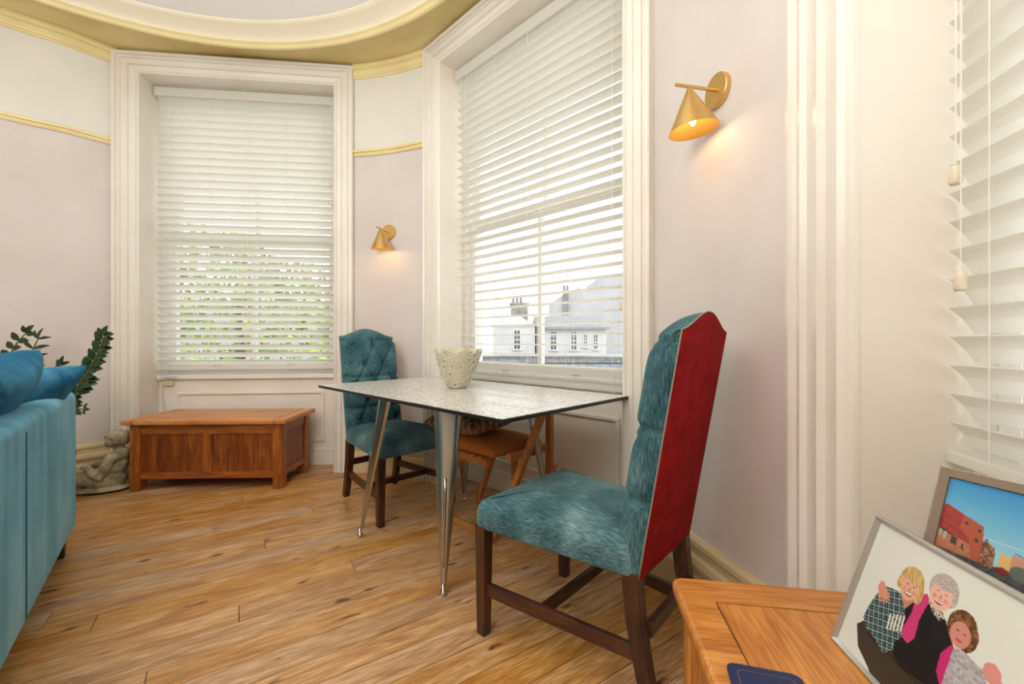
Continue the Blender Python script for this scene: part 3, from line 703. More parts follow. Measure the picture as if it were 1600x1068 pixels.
for yy in (y0+.008, y1-.03):
    MB().box(x0+pz, x1-pz, yy, yy+.022, CH_-.10, CH_-.036).build('rail', MX, ch, bevel=.002)
    MB().box(x0+pz, x1-pz, yy, yy+.022, .075, .12).build('rail', MX, ch, bevel=.002)
    xm = (x0+x1)/2; MB().box(xm-.028, xm+.028, yy, yy+.022, .12, CH_-.10).build('stile', MZ, ch, bevel=.002)
    for (a, b) in ((x0+pz, xm-.028), (xm+.028, x1-pz)):
        for k in range(4):
            w_ = (b-a)/4; MB().box(a+k*w_+.0006, a+(k+1)*w_-.0006, yy+.010, yy+.02, .12, CH_-.10).build('panel_board', M_chpan, ch, bevel=.001, seg=1)
for xx in (x0+.008, x1-.03):
    MB().box(xx, xx+.022, y0+pz, y1-pz, CH_-.10, CH_-.036).build('rail', MY, ch, bevel=.002)
    MB().box(xx, xx+.022, y0+pz, y1-pz, .075, .12).build('rail', MY, ch, bevel=.002)
    for k in range(3):
        w_ = (y1-y0-2*pz)/3; a = y0+pz; MB().box(xx+.006, xx+.016, a+k*w_+.0006, a+(k+1)*w_-.0006, .12, CH_-.10).build('panel_board', M_chpan, ch, bevel=.001, seg=1)
MB().box(x0+.02, x1-.02, y0+.02, y1-.02, .078, .092).build('base_board', MX, ch)

# ------------------------------------------------------------------ side table in the right foreground
sa = -math.radians(9)
stb = empty('side_table', (.352, .935, 0), sa, 'honey oak side table with inlaid border line, in the bottom right corner', 'table')
SW, SD, SZ = .36, .56, .48       # local x to the right, y towards camera is negative
fl_, fr_, ff = .067, .05, .086
def rc4(x0, x1, y0, y1, r, n=6):
    out = []
    for cx, cy, a0 in ((x1-r, y1-r, 0), (x0+r, y1-r, 90), (x0+r, y0+r, 180), (x1-r, y0+r, 270)):
        for k in range(n+1): a = math.radians(a0+90*k/n); out.append((cx+r*math.cos(a), cy+r*math.sin(a)))
    return out
vs = []; fs = []
for ins, z in ((.006, SZ-.03), (.001, SZ-.026), (0, SZ-.018), (0, SZ-.010), (.003, SZ-.004), (.009, SZ)): vs += [(x, y, z) for x, y in rc4(ins, SW-ins, -SD+ins, -ins, .022-ins)]
n_ = 28
inner = []
for x, y, _z in vs[5*n_:6*n_]: inner.append((fl_ if x < SW/2 else SW-fr_, -ff if y > -SD/2 else -SD+ff, SZ))
vs += inner+[(x, y, SZ-.03) for x, y, z in inner]
for j_ in range(7):
    for k in range(n_): fs.append((n_*j_+k, n_*j_+(k+1) % n_, n_*j_+n_+(k+1) % n_, n_*j_+n_+k))
for k in range(n_): fs.append((n_*7+k, n_*7+(k+1) % n_, (k+1) % n_, k))
o = MB().add(vs, fs).build('top_frame', M_oak['x'], stb)
MB().box(fl_-.001, SW-fr_+.001, -SD+ff-.001, -ff+.001, SZ-.029, SZ-.004).build('groove', M_groove, stb)
MB().box(fl_+.0032, SW-fr_-.0032, -SD+ff+.0032, -ff-.0032, SZ-.028, SZ-.0003).build('top_panel', M_oak['y'], stb, bevel=.0008, seg=1)
for px_ in (.022, SW-.067):
    for py_ in (-.067, -SD+.022): MB().box(px_, px_+.045, py_, py_+.045, 0, SZ-.03).build('leg', M_oak['z'], stb, bevel=.003)
MB().box(.067, SW-.067, -.052, -.032, SZ-.10, SZ-.03).build('apron', M_oak['x'], stb, bevel=.002); MB().box(.067, SW-.067, -SD+.032, -SD+.052, SZ-.10, SZ-.03).build('apron', M_oak['x'], stb, bevel=.002)
MB().box(.032, .052, -SD+.067, -.067, SZ-.10, SZ-.03).build('apron', M_oak['y'], stb, bevel=.002); MB().box(SW-.052, SW-.032, -SD+.067, -.067, SZ-.10, SZ-.03).build('apron', M_oak['y'], stb, bevel=.002)
# coaster
co = empty('coaster', (.380, .613, SZ+.0005), math.atan2(-.028, .1), 'navy square coaster with thin gold border line, on the side table', 'coaster')
puff([(-.053, -.053), (.053, -.053), (.053, .053), (-.053, .053)], 0, .004, .001, 0, rc=.016, bottom_r=.0006, rings=2).build('coaster_body', M_navy, co, smooth=False)
def rrect(h, r, n=6):
    out = []
    for cx, cy, a0 in ((h-r, h-r, 0), (-h+r, h-r, 90), (-h+r, -h+r, 180), (h-r, -h+r, 270)):
        for k in range(n+1): a = math.radians(a0+90*k/n); out.append((cx+r*math.cos(a), cy+r*math.sin(a)))
    return out
A, B = rrect(.040, .011), rrect(.0393, .0105); n_ = len(A)
MB().add([(x, y, .0043) for x, y in A]+[(x, y, .0043) for x, y in B], [(i, (i+1) % n_, n_+(i+1) % n_, n_+i) for i in range(n_)]).build('border_line', M_gold, co)

# ------------------------------------------------------------------ picture frames
def inpoly(u, v, P):
    c = False; n = len(P)
    for i in range(n):
        x1_, y1_ = P[i]; x2_, y2_ = P[i-1]
        if (y1_ > v) != (y2_ > v) and u < (x2_-x1_)*(v-y1_)/(y2_-y1_)+x1_: c = not c
    return c
def fit_frame(BL, e, up):
    e = Vector(e).normalized(); up = Vector(up); up = (up-e*up.dot(e)).normalized(); n = e.cross(up)
    return Matrix(((e.x, up.x, n.x, BL[0]), (e.y, up.y, n.y, BL[1]), (e.z, up.z, n.z, BL[2]), (0, 0, 0, 1)))
def print_mesh(name, W_, H_, nx, ny, fn, parent, off, z):
    vs = []; fs = []; cols = []
    for j in range(ny+1):
        for i in range(nx+1):
            x = W_*i/nx; y = H_*j/ny; vs.append((off[0]+x, off[1]+y, z)); cols.append(fn(x, y))
    m = nx+1
    for j in range(ny):
        for i in range(nx): fs.append((m*j+i, m*j+i+1, m*j+m+i+1, m*j+m+i))
    o = MB().add(vs, fs).build(name, M_print, parent); at = o.data.color_attributes.new('print', 'FLOAT_COLOR', 'POINT')
    buf = []
    for c in cols: buf += [lin(c[0]), lin(c[1]), lin(c[2]), 1]
    at.data.foreach_set('color', buf); return o
def shapes_color(x, y, base, shapes):
    c = base
    for s in shapes:
        k = s[0]
        if k == 'e':
            _, cx, cy, rx, ry, rot, col = s; ca_, sa_ = math.cos(rot), math.sin(rot); dx, dy = x-cx, y-cy
            u, v = (dx*ca_+dy*sa_)/rx, (-dx*sa_+dy*ca_)/ry
            if u*u+v*v < 1: c = col(x, y) if callable(col) else col
        elif k == 'p':
            b = s[3]
            if b[0] <= x <= b[1] and b[2] <= y <= b[3] and inpoly(x, y, s[1]): c = s[2](x, y) if callable(s[2]) else s[2]
    return c
def PG(pts, col):
    xs = [p[0] for p in pts]; ys = [p[1] for p in pts]; return ('p', pts, col, (min(xs), max(xs), min(ys), max(ys)))
def hsh(i, j, k=0): v = math.sin(i*127.1+j*311.7+k*74.7)*43758.5453; return v-math.floor(v)
def plaid(x, y):
    u, v = (x*.93+y*.36)/.0092, (-x*.36+y*.93)/.0092; fu, fv = u-math.floor(u), v-math.floor(v)
    if fu < .1 or fv < .1: return (176, 190, 186)
    if .5 < fu < .57 or .5 < fv < .57: return (96, 122, 116)
    return (38, 62, 66) if (int(math.floor(u))+int(math.floor(v))) % 2 else (54, 80, 84)
def hair1(x, y): n = hsh(int(x/.0012+y/.004), int(y/.006)); return (226-50*n, 196-56*n, 140-56*n)
def hair2(x, y): n = hsh(int(x/.0018), int(y/.0018)); return (206-40*n, 198-42*n, 192-42*n)
def curls(x, y): n = hsh(int(x/.0035), int(y/.0035)); return (150-60*n, 104-50*n, 66-40*n)
def leop(x, y): n = hsh(int(x/.0014), int(y/.0014), 3); return (60, 56, 52) if n < .45 else (206, 198, 184)
def shirt(x, y): n = hsh(int(x/.004), int(y/.004), 5); return (196-40*n, 196-44*n, 198-40*n)
SKIN, SK2 = (226, 174, 148), (232, 186, 168)
FAM = [
 PG([(.034, .054), (.045, .068), (.10, .066), (.20, .09), (.20, -.01), (.12, -.02), (.080, .012), (.050, .026)], (62, 54, 44)),
 PG([(.055, .056), (.19, .052), (.19, .05), (.058, .053)], (44, 38, 32)),
 # blonde woman, plaid shirt
 PG([(.0401, .071), (.043, .095), (.049, .118), (.058, .136), (.070, .140), (.086, .143), (.098, .130), (.112, .105), (.1145, .09), (.112, .072), (.10, .056), (.0935, .047), (.084, .052), (.066, .058), (.052, .060)], plaid),
 PG([(.098, .132), (.112, .145), (.120, .135), (.118, .10), (.108, .10), (.103, .118)], (28, 26, 32)),
 PG([(.088, .140), (.100, .125), (.110, .145), (.104, .155), (.090, .15)], (196, 138, 114)),
 # grandmother in black
 PG([(.118, .10), (.1245, .135), (.128, .152), (.138, .160), (.150, .158), (.158, .150), (.185, .120), (.19, .075), (.17, .058), (.13, .052), (.108, .058), (.104, .075), (.112, .09)], (26, 24, 26)),
 # pink scarf collar
 PG([(.1231, .166), (.116, .158), (.110, .150), (.112, .128), (.108, .100), (.110, .090), (.1223, .086), (.129, .100), (.126, .125), (.128, .145), (.131, .158)], (206, 62, 122)),
 PG([(.128, .158), (.134, .166), (.150, .158), (.158, .150), (.150, .142), (.140, .147)], leop),
 # blonde head
 ('e', .0955, .166, .0205, .0235, -.15, hair1), ('e', .079, .158, .006, .010, 0, hair1), ('e', .112, .158, .007, .016, .1, hair1),
 ('e', .0965, .157, .0145, .0195, -.2, SKIN), ('e', .094, .175, .016, .009, -.3, hair1), ('e', .104, .172, .009, .008, -.4, hair1),
 ('e', .0912, .1610, .0019, .0008, 0, (104, 76, 66)), ('e', .1018, .1612, .0019, .0008, 0, (104, 76, 66)),
 ('e', .0968, .1548, .0022, .0028, 0, (198, 138, 114)), ('e', .0975, .1478, .0060, .0030, .05, (150, 60, 58)), ('e', .0975, .1486, .0050, .0015, .05, (244, 238, 230)),
 ('e', .0885, .1528, .003, .0026, 0, (222, 150, 130)), ('e', .1055, .1532, .003, .0026, 0, (222, 150, 130)),
 # white-haired woman head
 ('e', .1425, .1835, .0215, .0215, .1, hair2), ('e', .157, .178, .008, .012, 0, hair2), ('e', .1420, .1735, .0165, .0195, .05, SK2), ('e', .142, .191, .015, .008, .1, hair2),
 ('e', .1360, .1785, .0019, .0008, 0, (116, 92, 86)), ('e', .1480, .1785, .0019, .0008, 0, (116, 92, 86)),
 ('e', .1420, .1718, .0024, .0028, 0, (208, 146, 128)), ('e', .1418, .1640, .0062, .0027, .05, (156, 72, 70)), ('e', .1418, .1648, .0052, .0013, .05, (240, 234, 228)),
 ('e', .1335, .1700, .0034, .003, 0, (226, 150, 136)), ('e', .1505, .1702, .0034, .003, 0, (226, 150, 136)),
 # hand on the shoulder with fingers
 PG([(.046, .128), (.047, .139), (.053, .141), (.062, .134), (.070, .128), (.072, .122), (.062, .118), (.053, .116)], (214, 150, 130)),
 PG([(.0655, .131), (.0745, .121), (.0725, .1195), (.064, .128)], (206, 140, 120)), PG([(.0625, .126), (.0722, .1165), (.070, .115), (.060, .123)], (218, 154, 134)),
 PG([(.058, .122), (.067, .1125), (.065, .111), (.056, .119)], (206, 140, 120)), PG([(.0535, .119), (.061, .111), (.059, .1095), (.051, .116)], (216, 152, 132)),
 # white ribbed print on the dark top
] + [PG([(.084+.0052*i, .082+.0028*i), (.0872+.0052*i, .0815+.0028*i), (.0845+.0052*i, .106+.0028*i), (.0815+.0052*i, .1065+.0028*i)], (222, 220, 212)) for i in range(5)] + [
 # child, seen soft
 ('e', .1805, .1535, .0195, .0225, .0, curls), ('e', .192, .147, .012, .018, .0, curls), ('e', .1815, .1445, .0135, .0165, .1, (208, 142, 128)),
 ('e', .1770, .1480, .0022, .0012, 0, (120, 80, 72)), ('e', .1865, .1480, .0022, .0012, 0, (120, 80, 72)), ('e', .1820, .1372, .0045, .0018, 0, (178, 90, 88)),
 PG([(.176, .126), (.168, .108), (.170, .085), (.182, .070), (.186, .090), (.184, .125)], (200, 44, 116)),
 PG([(.180, .126), (.192, .130), (.212, .126), (.222, .128), (.232, .10), (.236, .06), (.20, .05), (.182, .075)], shirt),
 ('e', .2280, .1290, .0105, .0115, .3, (222, 148, 140)), ('e', .236, .122, .008, .007, .3, (222, 148, 140)),
]
def paint_family(x, y):
    g = 6*math.sin(x*9)+4*y/.2
    return shapes_color(x+.009, y+.009, (218+g, 222+g, 214+g), FAM)
def win2(x, y): return (70, 56, 50)
def brickc(x, y): n = hsh(int(x/.002), int(y/.0012)); return (190-24*n, 122-20*n, 92-16*n)
def redw(x, y): n = hsh(int(x/.004), int(y/.006)); return (168-18*n, 62-8*n, 58-6*n)
def mixb(x, y): n = hsh(int(x/.0024), int(y/.003), 2); return (176-90*n, 124-70*n, 92-50*n)
def water(x, y): n = hsh(int(x/.004), int(y/.0016), 4); return (54+40*n, 62+34*n, 66+30*n)
CAN = [
 PG([(0, .214), (.30, .206), (.30, 0), (0, 0)], water),
 PG([(.0, .2745), (.0097, .2775), (.0167, .280), (.0369, .2714), (.0615, .2612), (.0633, .2458), (.064, .21), (.0, .212)], redw),
 PG([(.0369, .2714), (.0615, .2612), (.0633, .2458), (.0640, .208), (.051, .210), (.0495, .236), (.0365, .250)], (172, 84, 60)),
 PG([(.0, .245), (.0509, .2292), (.054, .2095), (.0, .213)], brickc), PG([(.0, .247), (.013, .2435), (.030, .2365), (.030, .234), (.0, .243)], (74, 52, 44)),
 PG([(.029, .235), (.0355, .233), (.0365, .221), (.0295, .223)], win2), PG([(.042, .228), (.0445, .227), (.045, .218), (.0425, .219)], win2), PG([(.019, .238), (.023, .237), (.0235, .226), (.019, .227)], (176, 170, 150)), PG([(.013, .240), (.0165, .239), (.017, .228), (.013, .229)], (176, 170, 150)),
 PG([(.010, .2545), (.0495, .2385), (.0495, .2378), (.010, .2538)], (88, 30, 30)),
 PG([(.056, .256), (.059, .255), (.059, .251), (.056, .252)], win2), PG([(.055, .242), (.058, .241), (.0585, .235), (.0555, .236)], win2), PG([(.041, .262), (.044, .261), (.044, .256), (.041, .257)], win2),
 PG([(.0632, .241), (.0685, .2415), (.0769, .2362), (.079, .222), (.078, .208), (.0625, .208)], mixb), PG([(.0660, .2455), (.069, .246), (.069, .241), (.066, .241)], (120, 116, 100)),
 PG([(.083, .232), (.0934, .2315), (.0960, .226), (.30, .226), (.30, .212), (.083, .212)], (214, 176, 110)),
 PG([(.0955, .236), (.1100, .233), (.14, .232), (.30, .236), (.30, .212), (.0955, .214)], (196, 140, 122)), PG([(.0955, .238), (.0970, .239), (.112, .2345), (.112, .233)], (84, 66, 60)),
 ('e', .105, .2125, .0105, .010, 0, (92, 102, 92)), ('e', .088, .2085, .008, .005, 0, (120, 40, 40)),
 PG([(.17, .245), (.185, .262), (.21, .258), (.25, .262), (.25, .20), (.17, .20)], (196, 120, 84)),
]
def paint_canal(x, y):
    X_, Y_ = x+.013, y+.013; t = max(0, min(1, (Y_-.225)/.095)); k = min(1, X_/.25)
    base = (150*(1-t)+62*t-20*k*t, 204*(1-t)+150*t-20*k*t, 218*(1-t)+204*t)
    if abs(Y_-(.2461-(X_-.064)*.03)) < .0007 and X_ > .063: base = tuple(v+(230-v)*.5 for v in base)
    return shapes_color(X_, Y_, base, CAN)

def frame(label, BL, e, up, W_, H_, b, dp, m, fn, nx, ny, bead=False):
    o = empty('picture_frame', label=label, cat='picture frame', group='framed photos on the side table'); o.matrix_world = fit_frame(BL, e, up)
    mb = MB(); 
    def ring(z0, z1, i0, i1):
        pass
    prof = [(0, -dp), (0, -.003), (.003, 0), (b*.55, .001), (b*.8, -.003), (b, -.006), (b, -dp)] if not bead else [(0, -dp), (0, 0), (b, 0), (b, -.004), (b, -dp)]
    vs = []
    for a, z in prof: vs += [(a, a, z), (W_-a, a, z), (W_-a, H_-a, z), (a, H_-a, z)]
    fs = []
    for i in range(len(prof)-1):
        for k in range(4): fs.append((4*i+k, 4*i+(k+1) % 4, 4*i+4+(k+1) % 4, 4*i+4+k))
    mb.add(vs, fs).build('frame_moulding', m, o)
    MB().box(.001, W_-.001, .001, H_-.001, -dp-.002, -dp+.001).build('backing', M_black, o)
    print_mesh('photo_print', W_-2*b, H_-2*b, nx, ny, fn, o, (b, b), -.007 if not bead else -.005)
    if bead:
        mb = MB(); st = .0042
        pts = [(x*st, 0) for x in range(int(W_/st)+1)]+[(x*st, H_) for x in range(int(W_/st)+1)]+[(0, y*st) for y in range(1, int(H_/st))]+[(W_, y*st) for y in range(1, int(H_/st))]
        for x, y in pts: mb.lathe([(.0002, .0017), (.0014, .0008), (.0017, 0), (.0014, -.0008), (.0002, -.0017)], 6, Matrix.Translation((x, y, -.001)))
        q = mb.build('bead_edge', M_bead, o, smooth=True); q['kind'] = 'stuff'
    # easel strut behind
    return o
f1 = frame('silver-framed photo of two smiling women and a child, on the side table', (.554, .737, SZ+.001), (-.117, -1, 0), (.075, 0, .218), .29, .232, .009, .012, M_silver, paint_family, 290, 230)
MB().beam([(.145, .15, -.014), (.145, .012, -.062)], (.03, .003), up=(0, 0, 1)).build('strut', M_black, f1)
f2 = frame('taupe-framed photo of a canal city with beaded edge, behind the silver frame', (.590, .655, SZ+.001), (.3, -.95, 0), (.11, .047, .312), .25, .335, .013, .012, M_taupe, paint_canal, 190, 250, bead=True)
MB().beam([(.125, .17, -.014), (.125, .012, -.05)], (.03, .003), up=(0, 0, 1)).build('strut', M_black, f2)

# ------------------------------------------------------------------ wall sconces
def wall_at(path, ray):
    for a, b in zip(path, path[1:]):
        fa, fb = a.x-ray*a.y, b.x-ray*b.y
        if fa*fb <= 0: return a+(b-a)*(fa/(fa-fb))
def sconce(label, P, z, nrm):
    rz = math.atan2(nrm.y, nrm.x)
    o = empty('wall_sconce', (P.x, P.y, z), rz, label, 'lamp', 'brass cone wall lamps'); R_ = Matrix.Rotation(PI/2, 4, 'Y')      # local +x into room
    MB().lathe([(.001, 0), (.054, 0), (.055, .003), (.055, .017), (.053, .0195), (.001, .0195)], 48, R_).build('backplate', M_brass, o, smooth=False, bevel=.001)
    MB().tube([(.018, 0, 0), (.168, 0, 0)], .0058, 14).build('arm', M_brass, o, smooth=True).modifiers.new('es', 'EDGE_SPLIT')
    MT = Matrix.Translation((.118, 0, -.004)) @ Matrix.Rotation(math.radians(7), 4, 'Y')
    MB().lathe([(.005, 0), (.010, -.008), (.080, -.142)], 64, MT).build('shade', M_brass, o, smooth=True)
    s = [c for c in o.children if c.name.startswith('shade')][0]
    MB().lathe([(.003, -.004), (.0085, -.010), (.0785, -.142), (.080, -.142)], 64, MT).build('shade_lining', M_brassin, s, smooth=True)
    b = MB().lathe([(.001, -.128), (.006, -.124), (.013, -.108), (.0165, -.092), (.013, -.07), (.009, -.055), (.001, -.055)], 20, MT).build('bulb', M_bulb, o, smooth=True)
    MB().lathe([(.0005, -.05), (.012, -.05), (.012, -.03), (.0005, -.03)], 16, MT).build('lamp_holder', M_brass, b, smooth=True)
    l = light('bulb_light', 'POINT', (0, 0, 0), .32, (1, .70, .44), size=.012); l.parent = o; l.location = MT @ Vector((0, 0, -.136))
    return o
def inward(p, path):
    ns = normals(path); i = min(range(len(path)), key=lambda k: (path[k]-p).length); return ns[i]
p = wall_at(path_mid, -.291); sconce('brass cone wall lamp on the narrow wall between left and middle windows', p, 1.815, inward(p, path_mid))
p = wall_at(path_right, .494); sconce('brass cone wall lamp high on the wall right of the middle window', p, 1.85, inward(p, path_right))

# ------------------------------------------------------------------ sofa and its cushions
# local x runs along the sofa back away from the camera, y away from the visible rear face (towards the seat)
sx_ = Vector((-.632, .775)); so0 = Vector((-.95, .63)); SLen = ((-2.125+.95)**2+(2.07-.63)**2)**.5
sofa = empty('sofa', (so0.x, so0.y, 0), math.atan2(sx_.y, sx_.x), 'light blue velvet sofa seen from behind at the left edge', 'sofa')
def rbox(x0, x1, y0, y1, z0, z1, r, crown=.0): return puff([(x0, y0), (x1, y0), (x1, y1), (x0, y1)], z0, z1, r, crown)
rbox(0, SLen-.09, 0, .11, .135, .765, .035, .004).build('backrest', M_sofa, sofa, smooth=True)
rbox(SLen-.085, SLen+.005, .02, .80, .13, .69, .035, .004).build('armrest', M_sofa, sofa, smooth=True)
rbox(-.10, -.01, .02, .80, .13, .69, .035, .004).build('armrest', M_sofa, sofa, smooth=True)
rbox(.0, SLen-.09, .115, .80, .13, .30, .02).build('seat_base', M_sofa, sofa, smooth=True)
for k in range(2):
    a = (SLen-.1)/2; rbox(.005+k*a, a*(k+1)-.005, .115, .82, .302, .45, .04, .012).build('seat_cushion', M_sofa, sofa, smooth=True)
    rbox(.005+k*a, a*(k+1)-.005, .118, .22, .455, .68, .04, .0).build('back_cushion', M_sofa, sofa, smooth=True)
for xs in (.845,): MB().tube([(xs, -.0012, .15), (xs, -.0012, .45), (xs, -.0012, .72)], .0022, 6).build('seam', M_sseam, sofa)
for (x, y) in ((SLen-.13, .05), (SLen-.06, .72), (0, .05), (0, .72)):
    MB().beam([(x, y, 0), (x, y, .14)], [(.032, .032), (.045, .045)], up=(0, 1, 0)).build('leg', M_dark['z'], sofa, bevel=.003)
def sw(x, y, z):
    M = sofa.matrix_world if False else Matrix.Translation((so0.x, so0.y, 0)) @ Matrix.Rotation(math.atan2(sx_.y, sx_.x), 4, 'Z')
    return M @ Vector((x, y, z))
rs = math.atan2(sx_.y, sx_.x)
def cush(c, ax, ay, hx, hy, h, label):
    """centre and in-plane directions in sofa coordinates; leans over the low back"""
    ax = Vector(ax).normalized(); ay = Vector(ay); ay = (ay-ax*ay.dot(ax)).normalized(); n = ax.cross(ay)
    o = put_pillow('cushion', pillow(hx, hy, h, pinch=.16), M_cush, (0, 0, 0), (0, 0, 0), label, 'blue velvet cushions on the sofa')
    L_ = Matrix(((ax.x, ay.x, n.x, c[0]), (ax.y, ay.y, n.y, c[1]), (ax.z, ay.z, n.z, c[2]), (0, 0, 0, 1)))
    o.matrix_world = Matrix.Translation((so0.x, so0.y, 0)) @ Matrix.Rotation(rs, 4, 'Z') @ L_; return o
cush((1.42, .16, .75), (.9, -.75, .02), (.75, .15, -.75), .23, .18, .07, 'petrol blue velvet cushion at the far end of the sofa, pointed corner to the right')
cush((1.02, .155, .785), (.98, -.10, .14), (-.05, -.58, .81), .21, .20, .085, 'petrol blue velvet cushion in the middle of three on the sofa')
cush((.62, .17, .76), (.98, -.06, -.05), (0, -.56, .82), .19, .19, .08, 'petrol blue velvet cushion nearest the camera, cut off by the left edge')

# ------------------------------------------------------------------ plant behind the sofa
pt = empty('potted_plant', (-2.74, 2.44, 0), 0, 'dark green plant with fleshy leaflets in a pot behind the sofa', 'plant')
MB().lathe([(.001, 0), (.11, 0), (.14, .30), (.15, .31), (.15, .34), (.135, .34), (.13, .30), (.001, .30)], 32).build('pot', M_pot, pt, smooth=False)
MB().lathe([(.001, .315), (.13, .305)], 24).build('soil', M_soil, pt)
def leaf_mesh():
    n = 8; vs = []; fs = []
    for i in range(n+1):
        t = i/n; w = math.sin(PI*min(1, t*1.02))**.75*.30*(1-.25*t); z = .08*math.sin(PI*t)
        for s in (-1, -.5, 0, .5, 1): vs.append((t, s*w, z+.10*abs(s)*w*2-.0))
    for i in range(n):
        for k in range(4): fs.append((5*i+k, 5*i+k+1, 5*i+6+k, 5*i+5+k))
    return MB().add(vs, fs)
leaf0 = None
def add_leaf(p, d, up, L, wd, parent):
    global leaf0
    if leaf0 is None:
        q = leaf0 = leaf_mesh().build('leaf', M_leaf, parent, smooth=True); sl = q.modifiers.new('s', 'SOLIDIFY'); sl.thickness = .03
    else: q = leaf0.copy(); C.objects.link(q)
    q.parent = parent
    d = d.normalized(); s = up.cross(d).normalized(); n = d.cross(s)
    q.matrix_local = Matrix(((d.x*L, s.x*L*wd, n.x*L, p.x), (d.y*L, s.y*L*wd, n.y*L, p.y), (d.z*L, s.z*L*wd, n.z*L, p.z), (0, 0, 0, 1)))
def bez(pts, n):
    out = []
    P = [Vector(p) for p in pts]
    for i in range(n+1):
        t = i/n; Q = P[:]
        while len(Q) > 1: Q = [Q[k]*(1-t)+Q[k+1]*t for k in range(len(Q)-1)]
        out.append(Q[0])
    return out
rl = random.Random(5)
stems = [  # end points relative to the pot centre; (start of leaves, count, leaf length, width)
    ([(0.02, 0, .30), (.04, .0, .62), (.26, .02, .70), (.395, -.02, 1.03)], .30, 26, .092, 1.05),
    ([(-.02, 0, .30), (-.06, 0, .6), (-.10, 0, .85), (-.03, .02, 1.01)], .66, 4, .10, .5),
    ([(-.04, 0, .30), (-.12, 0, .6), (-.30, 0, .85), (-.11, .03, 1.045)], .55, 7, .088, 1.1),
    ([(-.05, .02, .30), (-.2, 0, .6), (-.36, 0, .8), (-.36, .0, 1.0)], .4, 7, .08, 1.0),
    ([(.04, -.02, .30), (.10, -.02, .55), (.2, -.02, .62), (.30, -.04, .61)], .45, 5, .062, .8),
    ([(.0, .03, .30), (.02, .0, .6), (.12, .0, .78), (.13, .0, .86)], .5, 6, .08, .9),
    ([(.03, .03, .30), (.10, .0, .5), (.17, .0, .6), (.185, .0, .70)], .5, 5, .08, .9),
]
for pts, t0, cnt, ll, wd in stems:
    ps = bez(pts, 24); st = MB().tube(ps, [.009-.006*i/24 for i in range(25)], 7).build('stem', M_stem, pt, smooth=True)
    for i in range(cnt):
        t = t0+(1-t0)*i/max(1, cnt-1); k = min(23, int(t*24)); p = ps[k]+(ps[k+1]-ps[k])*(t*24-k); d = (ps[min(24, k+1)]-ps[max(0, k-1)]).normalized()
        sidev = Vector((d.z, 0, -d.x)).normalized()
        for s in (-1, 1):
            dd = d*.55+sidev*s*.95+Vector((0, rl.uniform(-.35, .35), rl.uniform(-.1, .1)))
            add_leaf(p, dd, Vector((0, -1, .35)), ll*(1-.35*(t-t0)/(1-t0))*rl.uniform(.85, 1.1), wd, st)
    add_leaf(ps[-1], d, Vector((0, -1, .3)), ll*.7, wd, st)

# ------------------------------------------------------------------ stone statue
def blob(mb, c, r, n=14, R=None):
    vs = []
    for j in range(n+1):
        a = PI*j/n
        for k in range(2*n):
            b = PI*k/n; v = Vector((math.sin(a)*math.cos(b)*r[0], math.sin(a)*math.sin(b)*r[1], math.cos(a)*r[2]))
            if R: v = R @ v
            vs.append(v+Vector(c))
    fs = []
    for j in range(n):
        for k in range(2*n): fs.append((2*n*j+k, 2*n*j+(k+1) % (2*n), 2*n*j+2*n+(k+1) % (2*n), 2*n*j+2*n+k))
    mb.add(vs, fs)
stt = MB(); RY = lambda d: Matrix.Rotation(math.radians(d), 3, 'Y')
# local origin under the hip; x to the right, the figure faces left
blob(stt, (-.005, 0, .085), (.105, .085, .082))                      # hips
blob(stt, (.03, 0, .165), (.072, .075, .11), R=RY(24))              # torso
blob(stt, (.068, 0, .235), (.05, .078, .048), R=RY(10))              # shoulders
blob(stt, (.060, 0, .275), (.03, .03, .04))                          # neck
blob(stt, (.040, 0, .335), (.050, .048, .056), R=RY(-8))             # head
blob(stt, (.0, 0, .315), (.022, .030, .026))                         # cheeks, jaw
blob(stt, (-.012, 0, .332), (.012, .009, .012), R=RY(20))            # nose
blob(stt, (-.006, 0, .312), (.010, .014, .007)); blob(stt, (-.002, 0, .296), (.012, .016, .011))   # lips, chin
blob(stt, (-.003, 0, .355), (.016, .034, .010))                      # brow
blob(stt, (.055, 0, .362), (.060, .058, .042), R=RY(12))             # bonnet
blob(stt, (.085, 0, .345), (.035, .05, .05))
for s in (-1, 1):
    stt.tube([(.068, s*.066, .245), (.045, s*.085, .18), (.012, s*.092, .115), (-.04, s*.08, .13), (-.09, s*.05, .165), (-.115, s*.02, .172)], [.03, .031, .028, .026, .022, .017], 12)
    blob(stt, (-.12, s*.018, .17), (.026, .018, .017))
    stt.tube([(.0, s*.045, .075), (-.10, s*.06, .10), (-.175, s*.055, .13), (-.20, s*.055, .06), (-.23, s*.055, .025)], [.05, .048, .042, .03, .024], 12)
    blob(stt, (-.255, s*.055, .022), (.045, .022, .021))
    blob(stt, (.07, s*.05, .328), (.012, .008, .016))                # ears
blob(stt, (-.08, 0, .02), (.20, .11, .022))                          # base
for i in range(9): a = i/8*PI; blob(stt, (.05-.055*math.cos(a), (-1)**i*.0+.05*math.sin(a)*(1 if i % 2 else -1), .352+.012*(i % 3)), (.017, .017, .017), n=8)
sg = stt.build('garden_statue', M_stone, smooth=True); sg.location = (-2.695, 2.815, .001); sg.rotation_euler = (0, 0, math.radians(8))
rm = sg.modifiers.new('r', 'REMESH'); rm.mode = 'VOXEL'; rm.voxel_size = .0055; rm.use_smooth_shade = True
sm = sg.modifiers.new('s', 'SMOOTH'); sm.factor = .5; sm.iterations = 3
tag(sg, 'weathered stone figure of a seated bonneted child, on the floor beside the chest', 'statue')

